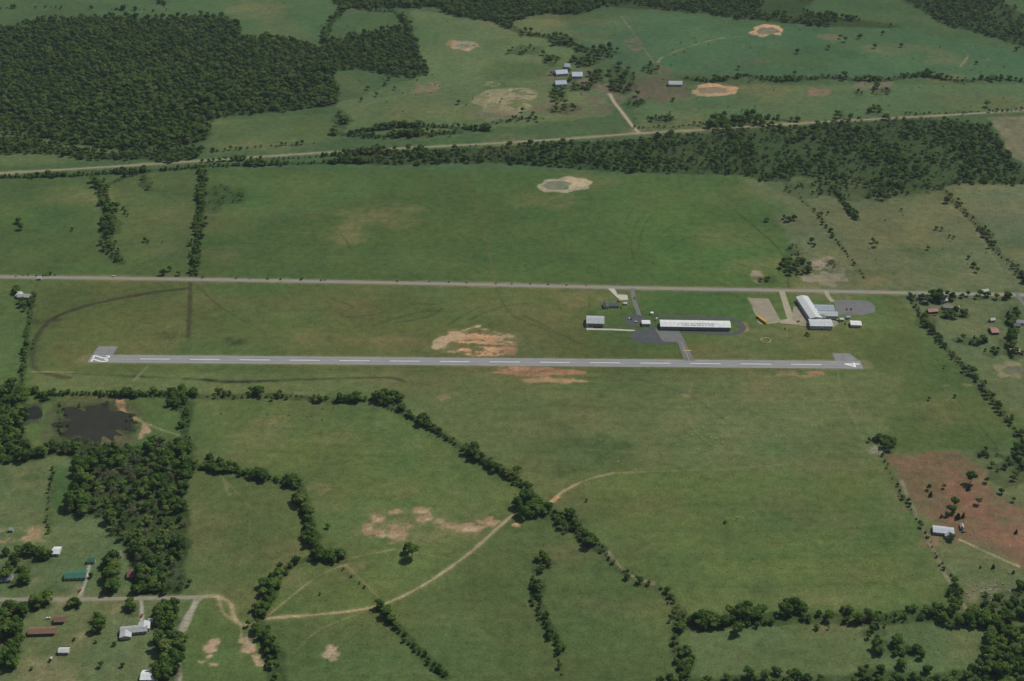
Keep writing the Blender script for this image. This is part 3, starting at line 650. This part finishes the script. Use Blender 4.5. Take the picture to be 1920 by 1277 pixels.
tj=bpy.data.objects.new('tar_joints',None); S.collection.objects.link(tj)
for i,t in enumerate((-4.6,4.6)): o=rq('joint_%d'%i,2,RL-2,t-.12,t+.12,.07,M_tar); o.parent=tj
mk=bpy.data.objects.new('runway_markings',None); S.collection.objects.link(mk)
s=62.
k=0
while s+36<RL-34:
    o=rq('centre_stripe_%d'%k,s,s+36.6,-.55,.55,.085,M_wp); o.parent=mk; s+=61.; k+=1
def glyph(strokes,s0,t0,ls,lt,flip,w=1.1):
    V=[];Fc=[]
    for st in strokes:
        for a,b in zip(st[:-1],st[1:]):
            def T(p):
                if flip: q=RP(s0-p[1]*ls,t0+p[0]*lt)
                else: q=RP(s0+p[1]*ls,t0-p[0]*lt)
                return np.array(q)
            A,B=T(a),T(b); d=(B-A)/np.linalg.norm(B-A); n=np.array([-d[1],d[0]])
            A=A-d*w*.5;B=B+d*w*.5;k=len(V)
            z=.085+.006*(len(Fc)%9)
            V+=[(*(A+n*w),z),(*(A-n*w),z),(*(B-n*w),z),(*(B+n*w),z)]; Fc.append((k,k+1,k+2,k+3))
    o=obj('numeral',mesh('numeral',V,Fc,[M_wp])); o.parent=mk
two=[[(0,.78),(.12,.95),(.5,1),(.88,.95),(1,.78),(.95,.6),(.1,.12),(0,0)],[(0,0),(1,0)]]
four=[[(.72,0),(.72,1)],[(.72,1),(0,.35)],[(0,.35),(1,.35)]]
glyph(two,4,7.2,19,5.6,False); glyph(two,4,-1.4,19,5.6,False)
glyph(four,RL-3,-4.5,17,9,True,1.2)
# aprons, lanes
slab('apron',[(1183,621),(1238,615.5),(1262,618),(1283,642),(1240,645),(1186,641)],.06,M_new)
slab('tie_down_apron',[(1228,617),(1272,617),(1286,643),(1243,640)],.075,M_apr)
slab('taxiway',[(1270,640),(1284,641),(1303,676.5),(1283,676)],.09,M_apr)
ribbon('taxiway_line',[(1277,641),(1284,655),(1293,677)],.4,.11,M_yp)
ribbon('holding_line',[(1281,657),(1296,657.5)],1.4,.11,M_yp,sm=False)
ribbon('hangar_lane',[(1212,611),(1236,618),(1300,622),(1372,626),(1392,618),(1388,606),(1372,598),(1330,596),(1235,592)],7,.065,M_new)
line([(1385,626),(1402,618),(1395,604)],4,C(140,112,78),2,2,.7,.4)
ribbon('airport_drive',[(1186,541),(1188,560),(1195,580),(1200,596)],5.5,.065,M_apr)
slab('car_park',[(1173,592),(1197,590),(1216,600),(1222,610),(1190,612),(1174,608)],.08,M_new)
ribbon('hangar_access_lane',[(1102,617),(1150,618),(1190,620)],4,.055,M_con_c)
slab('hangar_forecourt',[(1098,608),(1112,608),(1113,618),(1100,619)],.07,M_con_c)
slab('house_driveway',[(1140,541),(1152,541),(1158,552),(1176,553),(1178,562),(1163,563),(1152,553)],.07,M_con_c)
slab('gravel_yard',[(1403,559),(1441,560),(1464,602),(1430,606)],.06,M_grav)
line([(1403,559),(1420,590),(1428,606),(1464,602)],3,C(164,150,122),2,1.5,.6,.4)
slab('works_lane',[(1460,545),(1471,546),(1488,595),(1512,600),(1512,610),(1462,606),(1464,600),(1476,598)],.075,M_grav2)
slab('works_yard',[(1488,575),(1500,575),(1520,606),(1565,600),(1575,606),(1562,613),(1500,611),(1484,597)],.09,M_grav)
ribbon('works_drive',[(1548,545),(1553,556),(1562,566)],6,.075,M_grav2)
slab('works_car_park',[(1563,562),(1626,564),(1642,574),(1640,586),(1615,591),(1570,590)],.06,M_apr)
ribbon('side_street',[(1716,549),(1730,560),(1750,572)],5,.08,M_apr)
for p in [[(1905,548),(1912,560),(1925,575)]]: ribbon('side_street',p,5,.085,M_apr)
# ponds
def mat_water(n,c):
    m,nt,b=newmat(n); g=N(nt,'ShaderNodeNewGeometry').outputs['Position']; f=noise(nt,.06,6,g,.7)
    nt.links.new(mixc(nt,'MIX',mr(nt,f,.4,.6,0,1),tuple(c),tuple(np.array(c)*np.array([.7,.75,.65]))),b.inputs['Base Color']); b.inputs['Roughness'].default_value=.35; b.inputs['Specular IOR Level'].default_value=.15
    return m
def pond(u,v,a,b,c,seed,j=.18,n=16):
    rg=np.random.default_rng(seed); P=[]
    for i in range(n):
        t=2*math.pi*i/n; r=1+rg.uniform(-j,j); P.append((u+a*r*math.cos(t),v+b*r*math.sin(t)))
    slab('pond',P,.05,mat_water('pond_water',c),sm=True)
pond(1440,58,22,6.5,C(120,110,82),1); pond(1334,169,30,6.,C(136,118,86),2); pond(1044,348,27,8.5,C(122,122,94),3); pond(180,793,62,33,C(52,52,38),4,.34,34)
pond(58,776,19,13,C(44,46,35),5,.25); pond(1898,694,19,8,C(102,103,74),6); pond(870,86,15,5,C(136,126,100),7)
# ---------------------------------------------------------------- buildings
M_wall=mat_plain('painted_metal_wall',C(188,186,178),.7,.08,.5); M_brick=mat_plain('brick_wall',C(128,88,70),.9,.15,2.); M_side=mat_plain('siding_wall',C(176,170,156),.8,.1,1.)
M_win=mat_plain('window_glass',(.03,.035,.04),.15,.1,1.,spec=.5); M_door=mat_plain('door',(.12,.1,.08),.6,.1,1.)
RF={}
def roofm(c,r=.5):
    k=tuple(c)
    if k not in RF: RF[k]=mat_roof('roof_sheet_%d_%d_%d'%k,C(*c),r)
    return RF[k]
def box(name,c,s,m,par,rz=0):
    x,y,z=s[0]/2,s[1]/2,s[2]/2
    V=[(sx*x,sy*y,sz*z) for sx in(-1,1) for sy in(-1,1) for sz in(-1,1)]
    Fc=[(0,1,3,2),(4,6,7,5),(0,4,5,1),(2,3,7,6),(0,2,6,4),(1,5,7,3)]
    return obj(name,mesh(name,V,Fc,[m]),c,rz,par)
def wing(par,cx,cy,w,d,h,rise,roof,wall,ax='x',oh=.5,pre='',win=True,big=False):
    if ax=='y': W,D=d,w
    else: W,D=w,d
    rot=math.pi/2 if ax=='y' else 0
    e=bpy.data.objects.new(pre+'volume',None); S.collection.objects.link(e); e.parent=par; e.location=(cx,cy,0); e.rotation_euler=(0,0,rot)
    x,y=W/2,D/2
    V=[(-x,-y,0),(x,-y,0),(x,y,0),(-x,y,0),(-x,-y,h),(x,-y,h),(x,y,h),(-x,y,h),(-x,0,h+rise),(x,0,h+rise)]
    obj(pre+'walls',mesh('walls',V,[(0,1,5,4),(2,3,7,6),(1,2,6,9,5),(3,0,4,8,7)],[wall]),(0,0,0),0,e)
    s=rise/y; X=x+oh; Yo=y+oh; t=.18; z0=h-oh*s
    V=[]
    for sy in(-1,1):
        V+=[(-X,sy*Yo,z0+.03),(X,sy*Yo,z0+.03),(X,0,h+rise+.03),(-X,0,h+rise+.03),(-X,sy*Yo,z0+t+.03),(X,sy*Yo,z0+t+.03),(X,0,h+rise+t+.03),(-X,0,h+rise+t+.03)]
    Fc=[]
    for k in(0,8): Fc+=[(k,k+1,k+2,k+3),(k+4,k+7,k+6,k+5),(k,k+4,k+5,k+1),(k,k+3,k+7,k+4),(k+1,k+5,k+6,k+2)]
    obj(pre+'roof',mesh('roof',V,Fc,[roof]),(0,0,0),0,e)
    if win:
        n=max(1,int(W/3.6))
        for sy in(-1,1):
            for i in range(n):
                xx=-x+W*(i+.5)/n
                if sy==-1 and i==n//2: box(pre+'door',(xx,sy*(y+.02),1.05),(1.,.1,2.1),M_door,e)
                else: box(pre+'window_%d_%d'%(sy+1,i),(xx,sy*(y+.02),h*.55),(1.4,.1,1.1),M_win,e)
    if big:
        n=max(1,int(W/14))
        for i in range(n):
            for sy in(-1,1): box(pre+'hangar_door_%d_%d'%(sy+1,i),(-x+W*(i+.5)/n,sy*(y+.03),h*.45),(W/n*.86,.12,h*.9),M_hd,e)
    return e
M_hd=mat_plain('hangar_door_sheet',C(120,122,118),.6,.1,.6)
def bld(name,u,v,ang=0):
    x,y=G(u,v); e=bpy.data.objects.new(name,None); e.location=(x,y,0); e.rotation_euler=(0,0,math.radians(ang)); S.collection.objects.link(e); return e
def house(name,u,v,w,d,ang,roof,wall,h=2.7,rise=1.8,ax='x',**k):
    e=bld(name,u,v,ang); wing(e,0,0,w,d,h,rise,roofm(roof),wall,ax,**k); return e
RA=math.degrees(math.atan2(RD[1],RD[0]))
e=bld('aircraft_hangar',1303,613,RA-1.0)
wing(e,0,0,88,17,4.6,1.6,roofm((218,219,217)),mat_plain('pale_green_wall',C(130,136,120),.7,.08,.4),'x',.6,'',False,True)
M_let=mat_plain('roof_lettering',(.07,.07,.07),.7,.1,1.)
Vv=[];Ff=[]
rg=np.random.default_rng(3)
for row,(x0,x1,yc) in enumerate(((-22,24,-2.6),(-16,24,-6.0))):
    x=x0
    while x<x1:
        w_=rg.uniform(1.5,2.)
        if rg.random()<.14: x+=1.8; continue
        st=[(0,.42,0,2.3),(w_-.42,w_,0,2.3)] if rg.random()<.5 else [(0,.42,0,2.3),(.42,w_,1.9,2.3)]
        st.append((.42,w_-.42,.9,1.35))
        for a,b_,c_,d_ in st:
            k=len(Vv)
            for px,py in((x+a,yc-1.15+c_),(x+b_,yc-1.15+c_),(x+b_,yc-1.15+d_),(x+a,yc-1.15+d_)): Vv.append((px,py,4.6+1.6*(1+py/8.5)+.03+.18+.03))
            Ff.append((k,k+1,k+2,k+3))
        x+=w_+.5
obj('roof_lettering',mesh('roof_lettering',Vv,Ff,[M_let]),(0,0,0),0,e)
house('airport_office',1211,608,10,9,RA,(222,222,218),M_wall,3.2,.8)
house('hangar',1116,606,22,20,RA-2,(172,176,176),M_wall,5,2.2,big=True,win=False)
e=house('bungalow',1148,574,17,9,RA,(84,88,90),M_side,2.7,1.8); wing(e,-8.5,-1,7,11,2.6,1.7,roofm((84,88,90)),M_side,'y',.4,'wing_')
house('garden_shed',1172,571,4,3.5,10,(200,200,196),M_side,2.2,.8)
e=bld('factory_building',1530,600,0)
ang=math.atan2(G(1528,596)[1]-G(1504,560)[1],G(1528,596)[0]-G(1504,560)[0])
def at(par,u,v): 
    x,y=G(u,v); return (x-par.location[0],y-par.location[1])
q=at(e,1516,583); w1=wing(e,q[0],q[1],60,15,5.5,1.8,roofm((200,202,200)),M_wall,'x',.6,'west_',False,False); w1.rotation_euler=(0,0,ang)
for (u,v,w_,d_,c,pre,a) in [(1545,583,24,16,(148,157,168),'north_',-3),(1550,594,26,12,(170,178,182),'middle_',-3),(1538,611,28,18,(192,197,197),'south_',-2),(1534,598,16,10,(120,126,130),'link_',0)]:
    q=at(e,u,v); z=wing(e,q[0],q[1],w_,d_,4.6,1.5,roofm(c),M_wall,'x',.5,pre,True); z.rotation_euler=(0,0,math.radians(a))
house('white_shed',1604,610,13,11,-4,(224,224,222),M_wall,3.4,1.2)
for u,v,c in [(1578,601,(190,190,186)),(1590,597,(150,150,146))]: house('storage_shed',u,v,5,4,5,c,M_wall,2.6,.7)
for a in [('cottage',143,1081,20,11,4,(66,112,90),M_side),('garage',107,1036,7,11,0,(218,220,218),M_wall),('brick_house',258,1078,18,12,5,(118,86,72),M_brick),('brick_house',80,1186,24,9,3,(130,104,84),M_brick),
  ('brick_house',113,1164,9,9,3,(122,96,80),M_brick),('garage',121,1223,9,6,0,(222,222,218),M_side),('barn',282,1270,15,12,0,(222,224,222),M_wall),('cottage',10,1086,14,9,0,(120,124,126),M_side),
  ('garden_shed',172,1054,7,5,4,(70,122,98),M_side),('garage',222,1042,6,7,12,(140,130,124),M_side),('garden_shed',283,1166,4,4,0,(210,212,210),M_side),('garden_shed',22,996,3.5,3,0,(222,222,216),M_side)]:
    house(*a)
e=bld('farmhouse',252,1184,8); wing(e,0,0,24,9,3,1.7,roofm((166,168,168)),M_side,'x',.5,'main_'); wing(e,-7,-6,10,9,2.8,1.5,roofm((186,188,186)),M_side,'y',.4,'rear_'); wing(e,9,4,10,10,3,1.8,roofm((196,196,194)),M_side,'y',.4,'front_')
e=bld('farmhouse',46,558,-4); wing(e,0,0,16,9,3,2,roofm((172,172,168)),M_side,'x',.5,'main_'); wing(e,-8,3,8,9,2.8,1.6,roofm((186,186,182)),M_side,'y',.4,'front_')
house('garden_shed',38,552,5,5,0,(220,220,216),M_side); house('garden_shed',75,524,5,4,0,(220,220,216),M_side)
e=bld('ranch_house',1768,998,-12); wing(e,0,0,20,11,3,1.5,roofm((180,187,190)),M_side,'x',.5,'main_'); wing(e,6,-6,9,8,2.8,1.2,roofm((150,156,160)),M_side,'y',.4,'rear_')
house('garden_shed',1803,990,5,3,80,(200,190,176),M_side)
for u,v,w_,d_,c,m in [(1052,139,22,20,(182,195,208),M_wall),(1082,143,19,24,(182,195,208),M_wall),(1051,159,20,18,(174,189,202),M_wall),(1064,127,10,12,(196,202,208),M_wall),(1266,160,24,12,(206,208,206),M_wall)]:
    house('farm_barn',u,v,w_,d_,random.uniform(-14,14),c,m,4,4.2)
house('farm_shed',1098,155,12,9,5,(120,100,88),M_brick); house('farm_shed',1112,148,10,8,5,(150,150,146),M_wall)
for u,v,w_,d_,c,m in [(1748,585,13,8,(146,106,92),M_brick),(1777,578,12,8,(126,122,116),M_side),(1793,579,6,6,(222,222,216),M_side),(1863,622,9,14,(142,94,86),M_brick),(1902,660,12,9,(146,120,104),M_brick),(1912,606,10,8,(140,140,138),M_side),(1860,602,6,5,(206,202,196),M_side),(1845,548,10,6,(188,188,184),M_side),(1768,565,10,7,(170,170,166),M_side),(1906,612,8,6,(90,96,110),M_side)]:
    house('village_house',u,v,w_,d_,random.uniform(-15,15),c,m)
# ---------------------------------------------------------------- vehicles
def paint(n,c): 
    m,nt,b=newmat(n); b.inputs['Base Color'].default_value=(*c,1); b.inputs['Roughness'].default_value=.3; b.inputs['Specular IOR Level'].default_value=.5
    return m
M_tyre=mat_plain('tyre',(.02,.02,.02),.9,.1,2.)
def car_mesh(n,c,L=4.6,W=1.8,bus=False):
    b=MB(); 
    prof=[(-L/2,.35),(L/2,.35),(L/2,.75),(L*.28,.95),(L*.14,1.45),(-L*.28,1.45),(-L*.42,.98),(-L/2,.9)] if not bus else [(-L/2,.5),(L/2,.5),(L/2,1.3),(L*.36,1.5),(L*.33,2.95),(-L*.48,3.0),(-L/2,2.7)]
    k=len(b.V);m=len(prof)
    for s in(-1,1):
        for x,z in prof: b.V.append(np.array([x,s*W/2*(.88 if z>1.2 and not bus else 1),z]))
    for i in range(m):
        j=(i+1)%m; b.F.append((k+i,k+j,k+m+j,k+m+i)); b.I.append(1 if (not bus and i in(3,5)) else 0)
    b.F.append(tuple(range(k,k+m))); b.I.append(0); b.F.append(tuple(range(k+2*m-1,k+m-1,-1))); b.I.append(0)
    ws=[(-.22*L,.12*L)] if not bus else [(-.46*L+i*L*.13,-.46*L+i*L*.13+L*.1) for i in range(6)]
    z0,z1=(1.0,1.38) if not bus else (1.8,2.5)
    for s in(-1,1):
        for a,c2 in ws:
            k=len(b.V); y=s*(W/2*(.93 if not bus else 1)+.015)
            for x,z in((a,z0),(c2,z0),(c2-.1,z1),(a+.1,z1)): b.V.append(np.array([x,y,z]))
            b.F.append((k,k+1,k+2,k+3)); b.I.append(1)
    r=.34 if not bus else .5
    for x in(-L*.31,L*.31):
        for s in(-1,1):
            b.tube((x,s*(W/2-.2),r),(x,s*(W/2+.03),r),r,r,2,12)
            k=len(b.V)-12; b.F.append(tuple(range(k,k+12))); b.I.append(2)
    return mesh(n,b.V,b.F,[paint(n+'_paint',c),M_win,M_tyre],b.I)
cars=[car_mesh('car',c) for c in((.6,.6,.6),(.05,.06,.09),(.3,.04,.03),(.3,.31,.33))]
bus=car_mesh('school_bus',(.62,.33,.02),11,2.5,True)
def car(u,v,a=0,k=None): x,y=G(u,v); obj('parked_car',cars[random.randrange(4) if k is None else k],(x,y,.1),math.radians(a))
x,y=G(213,518.5); obj('car',cars[0],(x,y,.05),math.radians(-1))
for u,v,a in [(1424,598,-60),(1429,602,-60),(1433,605,-60)]: x,y=G(u,v); obj('school_bus',bus,(x,y,.07),math.radians(a))
for u,v,a in [(1570,601,10),(1574,604,80),(1497,603,40),(1567,594,20),(1585,607,90),(1522,602,0),(1180,598,85),(1184,598,85),(1192,604,20),(1800,985,50),(1806,998,20),(1160,566,10),(1588,580,90),(1596,580,90),(150,1108,70),(266,1155,85),(90,1160,20),(1272,162,0),(1090,165,30),(1752,592,10),(230,1196,0),(62,548,30),(96,1236,90),(290,1175,80)]:
    car(u,v,a)
M_junk=mat_plain('scrap',C(150,146,134),.8,.35,.6)
def clutter(u,v,ru,rv,n,seed):
    rg=np.random.default_rng(seed); b=MB(); x0,y0=G(u,v)
    for i in range(n):
        x,y=G(u+rg.normal()*ru*.5,v+rg.normal()*rv*.5); w,d,h=rg.uniform(.5,2.4),rg.uniform(.4,1.5),rg.uniform(.3,1.1); a=rg.uniform(0,3.1); k=len(b.V)
        for sz,f in((0,1),(h,.8)):
            for sx,sy in((-1,-1),(1,-1),(1,1),(-1,1)):
                px,py=sx*w/2*f,sy*d/2*f; b.V.append(np.array([x-x0+px*math.cos(a)-py*math.sin(a),y-y0+px*math.sin(a)+py*math.cos(a),sz*rg.uniform(.8,1.)]))
        b.F+=[(k+4,k+5,k+6,k+7),(k,k+1,k+5,k+4),(k+1,k+2,k+6,k+5),(k+2,k+3,k+7,k+6),(k+3,k,k+4,k+7)]; b.I+=[0]*5
    obj('scrap_pile',mesh('scrap_pile',b.V,b.F,[M_junk],b.I),(x0,y0,0))
blob(1640,846,20,8,C(136,130,112),.7,4,6,.6)
clutter(1640,848,18,8,26,1); clutter(1845,1108,46,20,34,2); clutter(1805,992,6,10,8,3); clutter(1880,1090,30,14,8,4); clutter(1075,148,30,8,10,5); clutter(285,1172,10,10,6,6); clutter(1585,600,18,5,10,7)
# segmented circle + windsock
sc_=bpy.data.objects.new('segmented_circle',None); S.collection.objects.link(sc_); x,y=G(1436,638); sc_.location=(x,y,0)
for i in range(14):
    t=2*math.pi*i/14; box('marker_%d'%i,(6*math.cos(t)*1.,6*math.sin(t),.25),(1.6,.8,.4),M_yp if i%3 else M_wp,sc_,t+math.pi/2)
def windsock(u,v):
    b=MB(); b.tube((0,0,0),(0,0,6),.12,.07,0,8); b.tube((0,0,5.8),(-2.6,.5,5.3),.5,.22,1,10); 
    for i in range(3): b.tube((-1+i,-.8,0),(-1+i,-.8,.5),.6,.5,2,8)
    x,y=G(u,v); obj('windsock',mesh('windsock',b.V,b.F,[M_wall,paint('orange_cloth',(.6,.15,.02)),M_wp],b.I),(x,y,0))
windsock(361,656); windsock(1436,639)
def tank(u,v,r,h):
    b=MB(); b.tube((0,0,0),(0,0,h),r,r,0,20); b.tube((0,0,h),(0,0,h+r*.3),r,.2,0,20); x,y=G(u,v); obj('storage_tank',mesh('storage_tank',b.V,b.F,[M_wp],b.I),(x,y,0))
tank(1222,589,2.2,2.5); tank(1231,600,1.2,3)
# ---------------------------------------------------------------- cattle
def cow_mesh(n,col):
    J=[(0,0,1.15,.30,.36),(.5,0,1.18,.33,.38),(.85,0,1.28,.24,.30),(1.2,0,1.45,.14,.18),(1.5,0,1.5,.13,.15),(1.75,0,1.35,.09,.10),
       (-.5,0,1.18,.34,.38),(-.85,0,1.22,.26,.28),(-1.02,0,1.0,.04,.04),(-1.05,0,.5,.03,.03)]
    E=[(0,1),(1,2),(2,3),(3,4),(4,5),(0,6),(6,7),(7,8),(8,9)]
    for root,xx,sx in((1,.62,1),(6,-.72,-1)):
        for s in(-1,1):
            k=len(J); kn=.04*sx if sx>0 else .12
            J+=[(xx,s*.24,.85,.14,.14),(xx+kn,s*.25,.55,.08,.08),(xx-(.0 if sx>0 else .06),s*.25,.3,.055,.055),(xx,s*.25,.04,.06,.06)]
            E+=[(root,k),(k,k+1),(k+1,k+2),(k+2,k+3)]
    for s in(-1,1):
        k=len(J); J.append((1.42,s*.26,1.55,.04,.06)); E.append((4,k))
    me=bpy.data.meshes.new(n); me.from_pydata([j[:3] for j in J],E,[]); o=bpy.data.objects.new(n,me); S.collection.objects.link(o)
    md=o.modifiers.new('s','SKIN'); 
    for i,j in enumerate(J): me.skin_vertices[0].data[i].radius=(j[3],j[4])
    me.skin_vertices[0].data[0].use_root=True
    o.modifiers.new('u','SUBSURF').levels=1
    dg=bpy.context.evaluated_depsgraph_get(); m2=bpy.data.meshes.new_from_object(o.evaluated_get(dg)); bpy.data.objects.remove(o)
    m2.materials.clear(); m2.materials.append(mat_plain(n+'_hide',col,.8,.25,1.5)); return m2
cw=[cow_mesh('cow',(.50,.46,.38)),cow_mesh('dark_cow',(.04,.03,.025))]
for i in range(24):
    if i<10: u,v=random.gauss(1290,45),random.gauss(830,14); k=0
    elif i<13: u,v=random.uniform(1120,1460),random.uniform(760,900); k=0
    elif i<22: u,v=random.uniform(410,640),random.uniform(765,800); k=1
    else: u,v=random.uniform(1380,1420),random.uniform(955,1000); k=0
    x,y=G(u,v); obj('cow',cw[k],(x,y,0),random.uniform(0,6.28))
# ---------------------------------------------------------------- ground mesh
COL*= (1+NL*.32+NM*.3)[...,None]
COL*= 1+NY[...,None]*np.array([.55,.12,.05])
lum=(COL@np.array([.3,.6,.1]))[...,None]
COL=(COL*.90+lum*np.array([1.08,1.0,.80])*.10)*1.14
me=bpy.data.meshes.new('ground'); nv=nx*ny
me.vertices.add(nv); co=np.zeros((nv,3),np.float32); co[:,0]=X.ravel(); co[:,1]=Y.ravel(); me.vertices.foreach_set('co',co.ravel())
ii=(np.arange(ny-1)[:,None]*nx+np.arange(nx-1)[None,:]).ravel(); Q=np.stack([ii,ii+1,ii+nx+1,ii+nx],1).astype(np.int32); nf=len(Q)
me.loops.add(nf*4); me.loops.foreach_set('vertex_index',Q.ravel()); me.polygons.add(nf); me.polygons.foreach_set('loop_start',np.arange(nf,dtype=np.int32)*4)
me.update(calc_edges=True)
ca=me.color_attributes.new('Col','FLOAT_COLOR','POINT'); cc=np.ones((nv,4),np.float32); cc[:,:3]=np.clip(COL,0,.9).reshape(-1,3); ca.data.foreach_set('color',cc.ravel())
me.materials.append(mat_ground()); obj('ground',me); print('ground',nx,ny)
# ---------------------------------------------------------------- haze: thin air volume over the whole country
hm=bpy.data.materials.new('haze_air'); hm.use_nodes=True; hn=hm.node_tree; hn.nodes.clear(); ho=hn.nodes.new('ShaderNodeOutputMaterial'); hv=hn.nodes.new('ShaderNodeVolumeScatter')
hv.inputs['Color'].default_value=(.76,.89,1,1); hv.inputs['Density'].default_value=2.2e-5; hv.inputs['Anisotropy'].default_value=.2; hn.links.new(hv.outputs[0],ho.inputs['Volume'])
bb=[(x,y,z) for x in(-30000,30000) for y in(-15000,50000) for z in(-5,1500)]
obj('air',mesh('air',bb,[(0,1,3,2),(4,6,7,5),(0,4,5,1),(2,3,7,6),(0,2,6,4),(1,5,7,3)],[hm]))
# ---------------------------------------------------------------- light, sky, camera
az=math.radians(48); el=math.radians(50)
w=bpy.data.worlds.new('World'); S.world=w; w.use_nodes=True; nt=w.node_tree; bg=nt.nodes['Background']; sk=nt.nodes.new('ShaderNodeTexSky'); sk.sky_type='NISHITA'; sk.sun_disc=False; sk.sun_elevation=el; sk.sun_rotation=az
nt.links.new(sk.outputs[0],bg.inputs[0]); bg.inputs[1].default_value=.065
sl2=bpy.data.lights.new('sun','SUN'); sl2.energy=3.5; sl2.angle=math.radians(.5); sl2.color=(1,.96,.88); so=bpy.data.objects.new('sun',sl2); S.collection.objects.link(so)
d=Vector((math.sin(az)*math.cos(el),math.cos(az)*math.cos(el),math.sin(el))); so.rotation_euler=d.to_track_quat('Z','Y').to_euler(); so.location=(0,1800,1500)
cam=bpy.data.cameras.new('camera'); cam.sensor_width=36; cam.lens=36*F/1920; cam.clip_start=1; cam.clip_end=100000
co_=bpy.data.objects.new('camera',cam); co_.location=(0,0,H); co_.rotation_euler=(math.pi/2-DEP,0,0); S.collection.objects.link(co_); S.camera=co_
S.view_settings.view_transform='Standard'; S.view_settings.look='None'; S.view_settings.exposure=0
